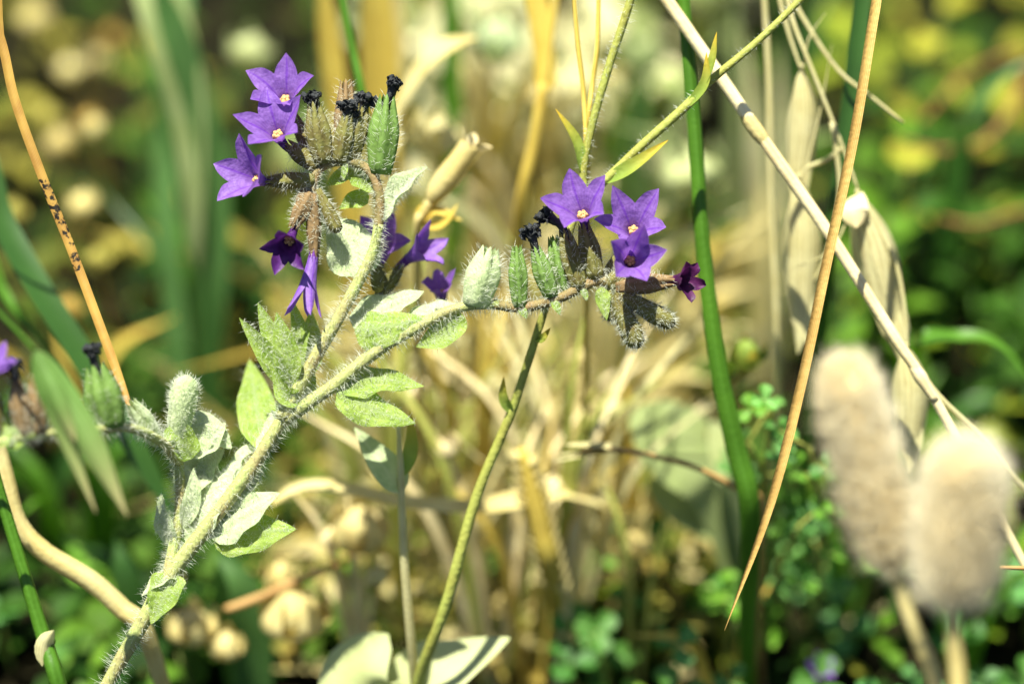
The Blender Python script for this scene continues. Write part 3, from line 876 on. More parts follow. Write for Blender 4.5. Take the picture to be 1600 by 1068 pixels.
for pts in ([(1255, 110, 245), (1264, 60, 235), (1290, 20, 230)], [(1330, 330, 215), (1298, 390, 210), (1240, 420, 210)], [(1250, 300, 248), (1280, 180, 240), (1300, 70, 235)]):
    m = MB(); tube(m, [P(*p) for p in pts], [px(2.2), px(1.6), HR], 5, 12); link('awn', m, M['papery'], oat)
# thin branch near the right edge
q = P(1700, 840, 260)
stalk('dry_grass_stalk', [P(1440, 580, 125), P(1470, 622, 130), P(1530, 680, 150), P(1600, 762, 180), q] + foot(q, 0.01, 0.01), [px(3), px(5), px(5), px(5), px(5), px(5), px(5)], 'papery', 'thin yellowish grass stalk springing from the knot of the bleached straw', 'grass')
# two thin awn stalks left of the fork
for a in ([(893, -60, 90), (902, 60, 90), (912, 150, 92), (916, 260, 96)], [(936, -60, 95), (934, 60, 95), (926, 130, 95), (918, 220, 98)]):
    q = P(a[-1][0], a[-1][1] + 260, 330)
    stalk('dry_grass_stalk', [P(*p) for p in a] + [q] + foot(q, 0, 0.01), [px(3), px(4), px(4), px(4), px(4.5), px(5), px(5)], 'dry', 'very thin straight ochre grass stalk beside the forked green stem', 'grass', 'thin ochre stalks beside the forked stem', seg=30)

# fluffy heads in front
def fluffy(b, t, wd, stem, label, n):
    st_f = foot(stem[-1], 0, 0.004)
    th = thing('fluffy_grass_head', label, 'grass', st_f[1], 'fluffy grass heads')
    m = MB()
    tube(m, [b] + stem + st_f, [px(9), px(11), px(12), px(12), px(11)], 10, 24)
    link('stem', m, M['tan'], th)
    ax = (t - b)
    core = MB()
    tube(core, [b, b.lerp(t, 0.08), b.lerp(t, 0.3), b.lerp(t, 0.6), b.lerp(t, 0.88), b.lerp(t, 0.98), t], [wd * 0.16, wd * 0.32, wd * 0.38, wd * 0.38, wd * 0.34, wd * 0.22, wd * 0.05], 16, 30, rough=0.2)
    co = link('spike', core, M['fluff_core'], th)
    fl = MB()
    fuzz(fl, core, n, wd * 0.32, px(0.6), spread=0.85, bias=ax.normalized() * 0.8)
    link('bristle_fluff', fl, M['fluff'], th, kind='stuff')
fluffy(P(1394, 884, -430), P(1318, 572, -470), px(94), [P(1420, 960, -430), P(1462, 1068, -430), P(1475, 1200, -430)], 'long narrow fluffy cream grass head leaning beside a rounder one', 9000)
fluffy(P(1488, 936, -520), P(1512, 704, -560), px(112), [P(1490, 1000, -520), P(1497, 1068, -520), P(1500, 1250, -520)], 'short plump fluffy cream grass head with a white top on a stout stalk', 9000)

# dry tubular calyx with teeth behind the left spray
q = P(652, 372, 260)
fb = foot(q, -0.002, 0.03)
dc = thing('dry_seed_capsule', 'dry tan tubular seed capsule with a star-toothed open mouth', 'seed capsule', fb[1])
a, b = P(672, 314, 250), P(738, 226, 235)
m = MB(); tube(m, [b.lerp(a, 0.02), b.lerp(a, 0.3), b.lerp(a, 0.6), b.lerp(a, 0.85), a], [px(20), px(19), px(21), px(17), px(10)], 14, 14)
m.f.pop(-2)
tb_ = link('tube', m, M['tan'], dc)
ax = (b - a).normalized(); x, y = frame(ax)
for k in range(5):
    an = k * 1.2566 + 0.5
    o = x * math.cos(an) + y * math.sin(an)
    m = MB(); leaf(m, [b + o * px(17) - ax * px(4), b + o * px(24) + ax * px(8), b + o * px(34) + ax * px(15)], px(9), ax - o * 0.5, 'lance', 0.2, 0, 8, 5)
    link('tooth', m, M['straw'], dc)
m = MB(); tube(m, [a, P(660, 340, 255), q] + fb, [px(9), px(8), px(7), px(6), px(6)], 8, 18); link('stem', m, M['tan'], dc)
for pts, hw in (([(655, 350, 262), (680, 330, 250), (722, 345, 250)], 12), ([(655, 352, 262), (690, 352, 245), (716, 318, 245)], 8), ([(652, 360, 262), (664, 328, 262), (690, 312, 262)], 12)):
    m = MB(); leaf(m, [P(*p) for p in pts], px(hw), DIR(0, -0.6, -0.8), 'lance', 0.3, 0.1, 10, 5, 0.15); link('withered_leaf', m, M['dry'], dc)

# ------------------------------------------------------------------ plants behind, one by one
def grass_b(px_, py_, tipx, tipy, tipdz, hw, mat, label, group=None, bend=0.0, face=(0.1, -0.3, -0.95), name='grass_blade', prof='blade', cup=0.3, tw=0.0):
    """a blade rooted in the soil seen at (px_, py_) with its tip at (tipx, tipy, tipdz)"""
    b = GP(px_, py_, -0.003)
    bdz = ((b - CAM).dot(FV) - D0) / S
    tipdz = max(tipdz, bdz - 0.42 * (py_ - tipy) * (1 + 0.5 * (bdz + tipdz) * S / D0))
    t = P(tipx, tipy, tipdz)
    m_ = b.lerp(t, 0.5) + Vector((bend * 0.01, 0, 0.012))
    return blade(name, [b, m_, t], px(hw), DIR(*face), mat, label, 'grass', group, prof, cup, 0.0, 18, tw)

# blue-green broad blades behind the left
grass_b(300, 760, 235, -60, 900, 30, 'grass_blue', 'wide blue-green grass blade standing behind the upright curled violet spray', bend=1.0, prof='strap')
grass_b(330, 780, 200, 20, 1000, 26, 'grass_dark', 'dark green grass blade leaning across a wider blue-green one', bend=0.6)
grass_b(310, 800, 300, -100, 1150, 22, 'grass_blue', 'pale blue-green blade with a sunlit top behind the wide blade', bend=-0.6, prof='strap')
b = GP(300, 720, -0.003)
blade('grass_blade', [b, P(305, 380, 1050), P(296, 190, 980), P(268, 60, 950), P(236, -30, 960), P(210, -110, 1000)], px(46), DIR(-0.1, -0.6, -0.7), 'sage', 'pale sunlit blade widening at the top above the wide blue-green blade', prof='obov', seg=22)  # blade added for the bright top, its pale colour carries the sunlit highlight
grass_b(345, 640, 215, 300, 1050, 40, 'grass', 'green blade crossing low behind the blue-green blades', bend=0.4)
grass_b(400, 1150, 335, 860, 520, 36, 'grass_blue', 'short blue-green blade standing beside the hairy stem', bend=0.3)
grass_b(380, 1120, 372, 830, 560, 30, 'grass_dark', 'short dark green blade standing beside the hairy stem', bend=-0.2)
grass_b(270, 1130, 180, 840, 560, 30, 'grass_dark', 'dark green blade leaning behind the pale bent dry stem', bend=-0.2)
# yellow dry blades behind the left spray
grass_b(575, 800, 500, -60, 500, 22, 'dry', 'ochre dry blade leaning behind the black withered flowers', bend=0.1, prof='strap')
grass_b(582, 820, 585, -90, 500, 34, 'dry', 'broad yellow dry blade standing behind the black withered flowers', bend=0.2, prof='strap')
grass_b(604, 780, 618, -60, 500, 16, 'tan', 'narrow pale dry blade standing beside the broad yellow blade', bend=0.2, prof='strap')
q = P(570, 170, 330)
stalk('grass_culm', [P(522, -90, 330), P(535, 0, 330), P(552, 80, 330), q, P(590, 330, 420)] + foot(P(590, 330, 420), 0.0, 0.03), [px(6), px(7), px(7), px(7), px(7), px(7), px(7)], 'grass', 'thin green stalk in front of the broad yellow dry blade', 'grass')
grass_b(715, 700, 702, -80, 600, 18, 'grass', 'straight green blade standing behind the dry seed capsule', prof='strap')
# forked yellow stalk
q = P(810, 345, 560)
fb = foot(q, -0.004, 0.03)
ys = thing('dry_stalk', 'yellow dry stalk forking into a narrow V behind the level violet flower spray', 'stalk', fb[1])
m = MB(); tube(m, [P(850, 130, 500), P(835, 220, 510), q] + fb, [px(11), px(10), px(10), px(9), px(9)], 8, 20); link('stem', m, M['dry'], ys)
m = MB(); leaf(m, [P(852, 140, 500), P(846, 60, 500), P(822, -80, 500)], px(20), DIR(0.2, -0.3, -0.9), 'strap', 0.3, 0, 14, 5); link('leaf', m, M['dry'], ys)
m = MB(); tube(m, [P(850, 140, 500), P(862, 40, 500), P(878, -80, 500)], [px(9), px(8), px(6)], 8, 14); link('branch', m, M['dry'], ys)
# pale bent dry leaf
b = GP(585, 500)
blade('dry_leaf', [b, P(600, 300, 700), P(622, 190, 600), P(660, 115, 560), P(705, 75, 560), P(750, 58, 600)], px(32), DIR(-0.3, -0.8, -0.5), 'tan', 'broad pale dry leaf bent over behind the green swollen calyx', 'leaf', prof='strap', cup=0.3)
# papery round seed heads
def seedhead(x, y, dz, r, mat, label, group=None, cat='seed head', st=1.1, tilt=(0, -0.8, -0.5), sp_=5, col=WHITE):
    r = r * 1.4
    c = P(x, y, dz)
    base_ = Vector((c.x + rng.uniform(-0.01, 0.01), c.y + 0.015 + rng.uniform(0, 0.01), -0.003))
    th = thing('seeding_stalk', label, cat, base_, group)
    m = MB(); tube(m, [base_, base_.lerp(c, 0.55) + Vector((rng.uniform(-.004, .004), 0, 0.004)), c], [px(6), px(6), px(5)], 6, 10, col=(0.5, 0.4, 0.15)); link('stem', m, M['weed'], th)
    ax = DIR(*tilt)
    m = MB(); blob(m, c, px(r * 0.62), ax, st, 10, 8, 0.3, col=col); h_ = link('core', m, M[mat], th)
    xx, yy = frame(ax)
    for k in range(sp_):
        a = 2 * math.pi * (k + rng.random() * 0.4) / sp_
        o = xx * math.cos(a) + yy * math.sin(a)
        m = MB(); leaf(m, [c - ax * px(r * 0.5) + o * px(r * 0.3), c + o * px(r * 0.95), c + ax * px(r * 0.9) + o * px(r * rng.uniform(0.4, 0.9))], px(r * 0.5), o * 1.0 + ax * 0.2, 'ovate', -0.4, 0, 6, 5, col=col)
        link('scale', m, M[mat], th)
for x, y, dz, r in ((55, 30, 1900, 34), (110, 110, 1700, 30), (155, 95, 2000, 28), (75, 185, 1500, 30), (140, 190, 1400, 26), (95, 225, 1350, 34), (148, 200, 1300, 22), (20, 330, 1100, 26), (130, 320, 1150, 30),
                    (150, 405, 1000, 24), (175, 60, 2100, 26), (110, 480, 900, 22)):
    r *= 0.85; tn = rng.choice((('straw-coloured', (1, 1, 1)), ('yellow-olive', (0.7, 0.75, 0.4)), ('ochre', (0.8, 0.65, 0.35)), ('cream', (1.2, 1.25, 1.3))))
    seedhead(x, y, dz, r, 'tan', '%s %s rounded seed head far behind the mould-spotted blade' % ('small' if r < 22 else 'medium-sized' if r < 25 else 'large', tn[0]), 'round straw-coloured seed heads behind the mould-spotted blade', tilt=(rng.uniform(-.5, .5), -0.8, -0.5), col=tn[1])
seedhead(392, 82, 1300, 36, 'big_pale', 'round pale yellow-green seed head above the upright curled violet spray')
seedhead(682, 215, 700, 40, 'papery', 'round pale yellow seed head beside the dry seed capsule')
seedhead(778, 65, 1000, 40, 'leaf_pale', 'whitish green seed head behind the bent dry leaf', st=1.3)
seedhead(845, 150, 900, 26, 'tan', 'pale tan seed head behind the forked yellow stalk')
seedhead(300, 980, 560, 36, 'tan', 'tan papery seed head on the dark ground beside the hairy stem')
seedhead(462, 962, 500, 50, 'tan', 'large tan papery seed head with an orange mouth near the broad pale leaf')
seedhead(438, 900, 540, 26, 'tan', 'small tan seed head just above the large papery one')
seedhead(355, 1010, 560, 26, 'tan', 'small pale seed head low beside the short blue-green blade')
seedhead(560, 830, 520, 44, 'tan', 'papery tan seed head under the lying dry leaf')
seedhead(1080, 270, 900, 50, 'big_pale', 'large creamy white seed head behind the upright green stalk', st=0.7, tilt=(-0.3, -0.9, -0.3))
seedhead(1168, 556, 420, 26, 'fork_leaf', 'yellow-green pod beside the upright green stalk', cat='pod', st=1.4, sp_=4)
seedhead(990, 850, 600, 26, 'tan', 'small pinkish tan seed head above the clover')
for k, (x, y, dz, r, mt) in enumerate(((705, 530, 620, 20, 'papery'), (648, 612, 600, 22, 'straw'), (770, 600, 640, 24, 'papery'), (905, 560, 660, 18, 'tan'), (955, 640, 600, 22, 'papery'), (700, 700, 560, 20, 'straw'), (868, 760, 540, 18, 'straw'), (940, 780, 560, 16, 'papery'), (520, 840, 520, 20, 'straw'), (590, 900, 480, 18, 'papery'))):
    seedhead(x, y, dz, r, mt, '%s %s husk in the straw tangle %s' % ('small' if r < 20 else 'larger', {'papery': 'pale yellow', 'straw': 'bleached', 'tan': 'tan'}[mt], ('just under the level flower spray', 'below the two-pointed hairy leaves', 'by the leafy joint of the forked plant', 'under the drooping hairy buds', 'above the arching orange twig', 'beside the pale weed', 'beside the top of the knobbly spike', 'below the arching orange twig', 'under the pale lying dry leaf', 'near the broad pale leaves')[k]), 'pale husks in the straw tangle', tilt=(rng.uniform(-.5, .5), -0.8, -0.5))
seedhead(1000, 90, 1500, 44, 'sage', 'blurred sage green seed head beyond the forked green stem')

# a dry leaf lying across the middle
q = GP(960, 800, 0.01)
blade('dry_leaf', [P(425, 790, 380), P(480, 764, 370), P(560, 772, 370), P(640, 790, 400), P(760, 795, 450), P(880, 770, 520), P(960, 800, 600)] + [GP(1000, 840, -0.003)], px(24), DIR(0, -0.9, -0.4), 'tan', 'pale pinkish dry leaf lying across the stems below the hairy leaves', 'leaf', prof='strap', cup=0.35, tw=0.5)
# dry arching twig with withered flower
q = P(1190, 790, 380)
fb = foot(q, 0.004, 0.01)
tw_ = thing('dry_twig', 'thin arching orange twig carrying a grey withered flower', 'twig', fb[1])
m = MB(); tube(m, [P(905, 705, 290), P(960, 702, 290), P(1020, 712, 300), P(1095, 733, 320), P(1160, 768, 350), q] + fb, [px(4), px(4.5), px(4.5), px(4.5), px(5), px(5), px(5), px(5)], 7, 30); link('stem', m, M['twig'], tw_)
for k in range(7):
    m = MB(); a = rng.uniform(-0.6, 0.6)
    leaf(m, [P(960, 703, 288), P(935 + rng.uniform(-8, 8), 702 + a * 14, 285), P(880 + rng.uniform(-25, 25), 704 + a * 36, 285 + rng.uniform(-20, 20))], px(8), DIR(rng.uniform(-.4, .4), -0.7, -0.6), 'lance', 0.4, 0.2, 8, 5, 0.2)
    link('withered_petal', m, M['papery'], tw_)
# knobbly dry spike
b0, t0 = GP(880, 1010, -0.003), P(815, 700, 430)
ks = thing('dry_spike', 'knobbly ochre dry spike with jagged edges in the straw', 'seed head', (b0.x, b0.y, 0))
m = MB(); tube(m, [b0, P(862, 900, 540), P(845, 820, 470), t0], [px(10), px(18), px(18), px(8)], 10, 20, rough=0.3); link('stem', m, M['dry'], ks)
for k in range(26):
    u = k / 25
    c = P(866 - 50 * u, 915 - 205 * u, 545 - 115 * u)
    s = -1 if k % 2 else 1
    m = MB(); leaf(m, [c, c + DIR(s * 0.9, -0.25, -0.4) * px(20), c + DIR(s * 0.8, -0.7, -0.5) * px(34)], px(11), DIR(0, -0.6, -0.8), 'ovate', -0.4, 0, 6, 5); link('scale', m, M['tan'], ks)
# broad pale leaf at the foot of the forked plant
c = P(612, 1130, 290)
b = Vector((c.x, c.y + 0.01, -0.003))
bl = thing('broad_leaved_weed', 'broad pale yellow-green leaves lying at the foot of the forked plant', 'plant', (b.x, b.y, 0))
m = MB(); tube(m, [b, b.lerp(c, 0.5) + Vector((0.002, 0, 0)), c], [px(10), px(9), px(8)], 8, 8); link('stem', m, M['fork'], bl)
m = MB(); leaf(m, [c, P(660, 1066, 262), P(716, 1036, 256), P(796, 996, 262)], px(66), DIR(-0.1, -0.6, -0.8), 'ovate', 0.1, 0.1, 16, 7, 0.03); link('leaf', m, M['big_pale'], bl)
m = MB(); leaf(m, [c, P(572, 1090, 262), P(566, 1046, 254), P(606, 990, 258)], px(70), DIR(-0.2, -0.6, -0.8), 'oval', 0.1, 0.1, 16, 7, 0.03); link('leaf', m, M['big_pale'], bl)
# sage oval leaves
for (px0, py0), c1, c2, t, hw, mat, lab in (((1180, 1100), (1130, 800, 640), (1060, 700, 600), (985, 640, 600), 78, 'sage', 'broad oval sage green leaf behind the arching orange twig'),
                                        ((1200, 1110), (1150, 860, 680), (1080, 790, 640), (1010, 750, 640), 52, 'sage', 'paler oval leaf lying under the broad sage leaf'),
                                        ((1190, 1090), (1160, 800, 600), (1140, 730, 560), (1112, 655, 550), 34, 'big_pale', 'creamy leaf with a sunlit tip between the sage leaf and the green stalk')):
    b = GP(px0, py0, -0.003)
    blade('oval_leaf', [b, P(*c1), P(*c2), P(*t)], px(hw), DIR(0.15, -0.5, -0.85), mat, lab, 'leaf', prof='obov', cup=0.1, cross=7)
# brown twig low left, orange twigs at the back right
m = GP(560, 850, -0.003)
stalk('dry_twig', [P(352, 952, 480), P(400, 935, 480), P(470, 905, 490), P(530, 880, 540), m], [px(7), px(8), px(7), px(6), px(6)], 'twig', 'short brown twig leaning over the small tan seed heads', 'twig', seg=16)
for a in ([(1640, 60, 1400), (1560, 200, 1200), (1480, 235, 1150), (1400, 215, 1150)], [(1660, 330, 1300), (1600, 330, 1150), (1520, 350, 1100), (1440, 330, 1150)], [(1620, 90, 1500), (1520, 110, 1300), (1440, 190, 1200)]):
    e = P(*a[0])
    stalk('dry_twig', foot(e, 0, 0.02)[::-1] + [P(*p) for p in a], [px(7), px(7), px(7), px(6), px(5), px(3)], 'twig_red', 'blurred reddish brown twig among the leafy weeds behind', 'twig', 'reddish brown twigs among the weeds', seg=20)
# dark green arching blade at the right
grass_b(1380, 760, 1640, 640, 560, 26, 'grass_dark', 'dark green blade arching behind the long narrow fluffy head', bend=0.0, face=(-0.1, -0.8, -0.5))
b = GP(1400, 780, -0.003)
blade('grass_blade', [b, P(1420, 560, 500), P(1500, 528, 470), P(1568, 545, 470), P(1640, 640, 500)], px(20), DIR(0, -0.8, -0.6), 'grass', 'glossy green blade arching over behind the two fluffy heads', seg=24)
b = GP(1460, 560, -0.003)
blade('grass_blade', [b, P(1500, 250, 1100), P(1560, 130, 1000), P(1660, 80, 1000)], px(22), DIR(0, -0.8, -0.6), 'grass_blue', 'pale green blade arching over the leafy weeds at the back', seg=20)
for k, (x, y, tx, ty, dz) in enumerate(((985, 520, 1010, 60, 800), (1010, 500, 1085, 90, 900), (965, 470, 965, 160, 900), (1175, 640, 1190, 280, 520), (1215, 600, 1216, 60, 650), (1195, 610, 1160, 40, 800), (1135, 520, 1150, -40, 900))):
    grass_b(x, y, tx, ty, dz, 16 + 4 * (k % 3), ['grass_blue', 'sage', 'grass', 'tan', 'papery', 'papery', 'sage'][k],
            ['pale blue-green blade behind the forked stem', 'sage blade leaning behind the forked stem', 'mid green blade behind the level violet flower spray', 'tan dry blade between the green stalk and the oat', 'papery dry blade behind the uppermost oat spikelet',
             'papery blade leaning behind the oat', 'sage blade behind the top of the slanting straw'][k])

# ------------------------------------------------------------------ clover
def heartleaf(mb, c, d, up, ln, hw, col=WHITE):
    leaf(mb, [c, c + d * (ln * 0.5) + up * (ln * 0.05), c + d * ln], hw, up, 'obov', 0.12, 0.15, 7, 5, col=col)
cl_proto = {}
def clover(x, y, hgt, size, label, group):
    b = GP(x, y, -0.002)
    lean = Vector((rng.uniform(-1, 1), rng.uniform(-1.2, 0.2), 0)) * 0.004
    t = Vector((b.x, b.y, hgt)) + lean
    tw, tint = rng.choice((('plain green', (1, 1, 1)), ('yellowish', (1.6, 1.3, 0.6)), ('bluish', (1.1, 1.25, 1.6)), ('bright', (2.0, 1.8, 0.9)), ('dark', (0.6, 0.75, 0.7))))
    th = thing('clover', '%s %s three-parted clover leaf %s' % ('small' if size < 0.0045 else 'medium' if size < 0.0057 else 'large', tw, label), 'clover', b, group)
    m = MB(); tube(m, [b, b.lerp(t, 0.5) - lean * 0.3, t], [px(5), px(4), px(3.5)], 6, 6); link('stem', m, M['fork'], th)
    up = Vector((rng.uniform(-.5, .5), rng.uniform(-.7, .1), 1)).normalized()
    xx = up.orthogonal().normalized(); yy = up.cross(xx)
    a0 = rng.random() * 6.28
    for k in range(3):
        a = a0 + k * 2.094
        d = (xx * math.cos(a) + yy * math.sin(a) + up * 0.15).normalized()
        m = MB(); heartleaf(m, t, d, up, size, size * 0.45, tint); link('leaflet', m, M['clover'], th)
R_ = rng
def clover_plant(x, y, dz, n, rise, label):
    """a leafy clover shoot with many three-parted leaves"""
    t = P(x, y, dz)
    b = Vector((t.x + 0.006, t.y + 0.022, -0.003))
    th = thing('clover_plant', label, 'clover', b, 'tall clover shoots behind the hanging ochre blade')
    m = MB(); sp_ = tube(m, [b, b.lerp(t, 0.5) + Vector((rng.uniform(-.006, .006), 0, 0.004)), t], [px(7), px(6), px(4)], 6, 12); link('stem', m, M['fork'], th)
    for k in range(n):
        c0 = sp_[2 + int(10 * k / (n - 1))]
        a = rng.random() * 6.28
        c = c0 + Vector((math.cos(a), math.sin(a), rng.uniform(0.2, 0.9))) * px(rng.uniform(30, 62))
        m = MB(); tube(m, [c0, c], [px(2.5), px(2)], 5, 3); lf = link('leaf', m, M['fork'], th)
        up = Vector((rng.uniform(-.6, .6), rng.uniform(-.8, .2), 1)).normalized()
        xx = up.orthogonal().normalized(); yy = up.cross(xx)
        a0 = rng.random() * 6.28; sz = px(rng.uniform(20, 36))
        tint = rng.choice(((1, 1, 1), (1.3, 1.3, 1.7), (2.0, 1.9, 2.2), (0.8, 0.9, 0.8), (1.6, 1.5, 0.8)))
        for q in range(3):
            a = a0 + q * 2.094
            d = (xx * math.cos(a) + yy * math.sin(a) + up * 0.2).normalized()
            m = MB(); heartleaf(m, c, d, up, sz, sz * 0.45, tint); link('leaflet', m, M['clover'], th, lf)
clover_plant(1210, 625, 300, 13, 1, 'tall clover shoot with bluish leaves close beside the hanging ochre blade')
clover_plant(1265, 700, 330, 12, 1, 'clover shoot half hidden behind the long narrow fluffy head')
clover_plant(1170, 690, 380, 10, 1, 'clover shoot between the upright green stalk and the hanging ochre blade')
clover_plant(1250, 820, 400, 10, 1, 'low clover shoot under the tip of the long narrow fluffy head')
for k in range(26):
    clover(R_.uniform(860, 1250), R_.uniform(970, 1250), R_.uniform(0.008, 0.03), px(R_.uniform(36, 62)), 'low below the arching orange twig', 'clover below the arching twig')
for k in range(20):
    clover(R_.uniform(1250, 1680), R_.uniform(980, 1250), R_.uniform(0.008, 0.028), px(R_.uniform(36, 62)), 'low under the fluffy heads', 'clover on the ground under the fluffy heads')
for k in range(14):
    clover(R_.uniform(-60, 330), R_.uniform(980, 1250), R_.uniform(0.006, 0.02), px(R_.uniform(36, 62)), 'beside the foot of the hairy stem', 'clover beside the hairy stem')

# small violet flower low down
b = GP(1275, 1180, -0.002)
vf = thing('small_violet_flower', 'tiny blurred violet flower low among the clover', 'flower', b)
t = P(1278, 1052, 560)
m = MB(); tube(m, [b, b.lerp(t, 0.5), t], [px(5), px(5), px(4)], 6, 8); link('stem', m, M['fork'], vf)
flower(vf, t, DIR(0.2, -0.6, -0.7), 30, 30, 18, None, anth=False)

# ------------------------------------------------------------------ leafy weeds and grasses behind
NUM = ('no', 'one', 'two', 'three', 'four', 'five', 'six', 'seven', 'eight', 'nine')
def size_word(v, lo, hi):
    u = (v - lo) / (hi - lo)
    return 'very low' if u < 0.2 else 'low' if u < 0.45 else 'middling' if u < 0.7 else 'tall'
def weed(x, y, hr, nl, ll, lw, pal, place, group, prof='ovate'):
    hgt = rng.uniform(*hr)
    word, base_col = rng.choice(pal)
    b = GP(x, y, -0.003)
    dx = rng.uniform(-.012, .012)
    top_ = Vector((b.x + dx, b.y + rng.uniform(-.012, .008), hgt))
    lean = 'upright' if abs(dx) < 0.004 else 'leaning'
    th = thing('leafy_weed', '%s %s %s weed of %s %s leaves %s' % (size_word(hgt, *hr), lean, word, NUM[nl], 'broad' if lw > 0.0043 else 'narrow', place), 'plant', b, group)
    pts = [b, b.lerp(top_, 0.5) + Vector((rng.uniform(-.004, .004), rng.uniform(-.004, .004), 0)), top_]
    m = MB(); sp_ = tube(m, pts, [px(7), px(6), px(4)], 6, 10, col=(0.2, 0.24, 0.07)); link('stem', m, M['weed'], th)
    a = rng.random() * 6.28
    for k in range(nl):
        c = sp_[2 + int(8 * k / max(1, nl - 1))]
        a += 2.4
        d = Vector((math.cos(a), math.sin(a), rng.uniform(0.0, 0.5))).normalized()
        l_ = ll * rng.uniform(0.7, 1.2)
        v_ = rng.uniform(0.75, 1.3)
        m = MB()
        leaf(m, [c, c + d * l_ * 0.5 + Vector((0, 0, 0.12 * l_)), c + d * l_ - Vector((0, 0, rng.uniform(-0.1, 0.35) * l_))], lw * rng.uniform(0.7, 1.15), Vector((0, 0, 1)), prof, 0.15, 0.12, 7, 5, col=tuple(q * v_ for q in base_col))
        link('leaf', m, M['weed'], th)
YGN = [('yellow-green', (0.23, 0.28, 0.022)), ('lime green', (0.15, 0.25, 0.016)), ('fresh green', (0.10, 0.22, 0.015)), ('yellowish', (0.38, 0.37, 0.04)), ('deep green', (0.04, 0.11, 0.009))]
OLN = [('olive', (0.30, 0.27, 0.045)), ('dull olive green', (0.10, 0.12, 0.018)), ('green', (0.07, 0.13, 0.015)), ('dark olive', (0.045, 0.06, 0.009))]
SGN = [('sage green', (0.30, 0.36, 0.13)), ('pale sage', (0.50, 0.54, 0.28)), ('grey-green', (0.16, 0.24, 0.07)), ('cream', (0.70, 0.65, 0.40))]
DGN = [('dark green', (0.014, 0.045, 0.005)), ('deep green', (0.03, 0.085, 0.008)), ('mid green', (0.07, 0.15, 0.014))]  # greens darkened so that deep shade between plants sits in their colour
YG = [c for _, c in YGN]; OL = [c for _, c in OLN]; SG = [c for _, c in SGN]; DG = [c for _, c in DGN]
for k in range(34):
    weed(R_.uniform(1300, 1720), R_.uniform(180, 760), (0.015, 0.06), R_.randint(6, 9), R_.uniform(0.009, 0.017), R_.uniform(0.0028, 0.0055), YGN + DGN, R_.choice(('behind the oat spikelets',) if k % 2 else ('beyond the fluffy heads',)), 'yellow-green weeds behind the oat and fluffy heads')
for k in range(16):
    weed(R_.uniform(-100, 430), R_.uniform(150, 640), (0.015, 0.045), R_.randint(5, 8), R_.uniform(0.010, 0.017), R_.uniform(0.0035, 0.006), OLN, 'far behind the mould-spotted blade', 'olive weeds behind the mould-spotted blade')
for k in range(15):
    weed(R_.uniform(540, 1150), R_.uniform(60, 400), (0.02, 0.065), R_.randint(5, 8), R_.uniform(0.012, 0.022), R_.uniform(0.0034, 0.006), SGN, 'behind the dry seed capsule' if k % 2 else 'behind the forked green stem', 'sage weeds behind both flower sprays')
for k in range(12):
    weed(R_.uniform(-80, 340), R_.uniform(860, 1280), (0.006, 0.02), R_.randint(5, 7), R_.uniform(0.009, 0.015), R_.uniform(0.003, 0.005), DGN, 'in shade behind the hairy stem', 'dark weeds behind the hairy stem')
for k in range(12):
    weed(R_.uniform(1350, 1700), R_.uniform(700, 1000), (0.01, 0.035), R_.randint(5, 8), R_.uniform(0.009, 0.015), R_.uniform(0.003, 0.005), DGN + YGN[:2], 'close behind the fluffy heads', 'green weeds behind the fluffy heads')

MATWORD = {'dry': 'ochre', 'tan': 'tan', 'straw': 'bleached', 'papery': 'pale papery', 'grass': 'bright green', 'grass_dark': 'dark green', 'fork': 'yellow-green', 'grass_blue': 'bluish green', 'sage': 'sage'}
def tuft(x, y, hr, lr, wr, mats, place, group, name='grass_tuft', droop=0.2, away=False):
    """a tuft of a few blades from one root"""
    b = GP(x, y, -0.003)
    if 440 < x < 1080 and y > 860 and not away:
        y -= 260
        b = GP(x, y, -0.003)
    n = rng.randint(2, 5)
    mat = rng.choice(mats)
    hm_ = rng.uniform(*hr)
    ln_ = rng.uniform(*lr)
    form = 'upright' if ln_ < lr[0] + 0.33 * (lr[1] - lr[0]) else 'arching' if ln_ < lr[0] + 0.66 * (lr[1] - lr[0]) else 'sprawling'
    th = thing(name, '%s %s tuft of %s %s blades %s' % (size_word(hm_, *hr), form, NUM[n], MATWORD[mat], place), 'grass', b, group)
    a = rng.uniform(-math.pi, math.pi)
    for k in range(n):
        a += 2.4 * rng.uniform(0.7, 1.3)
        h_ = hm_ * rng.uniform(0.7, 1.15); le = ln_ * rng.uniform(0.6, 1.3)
        d = Vector((math.cos(a), math.sin(a) * 0.6, 0))
        if away:
            d = Vector((d.x * 0.7, 0.25 + 0.5 * abs(d.y), 0))
        o_ = d * 0.0015
        t = b + Vector((0, 0, h_)) + d * (h_ * le)
        mid_ = b + Vector((0, 0, h_ * (0.55 + droop))) + d * (h_ * le * 0.35)
        m = MB()
        leaf(m, [b + o_, mid_, t], px(rng.uniform(*wr)), DIR(rng.uniform(-.6, .6), -0.3, -0.9), 'blade', 0.3, 0, 12, 5, twist=rng.uniform(-1, 1))
        link('blade', m, M[mat], th)
for k in range(30):
    x = R_.uniform(560, 1010)
    tuft(x, R_.uniform(880, 1160), (0.03, 0.085), (0.3, 1.0), (4, 10), ['straw', 'papery', 'tan', 'dry', 'fork'], 'behind the forked plant' if x < 700 else 'under the level flower spray' if x < 850 else 'around the arching orange twig', 'thin pale blades in the straw tangle', 'dry_grass_tuft', away=True)
STR = ['dry', 'tan', 'tan', 'papery', 'papery']
for k in range(30):
    x = R_.uniform(480, 1060)
    tuft(x, R_.uniform(640, 1230), (0.03, 0.075), (0.1, 0.6), (8, 18), STR, 'beside the knobbly dry spike' if x > 760 else 'around the foot of the forked plant', 'dry tufts in the straw tangle', 'dry_grass_tuft')
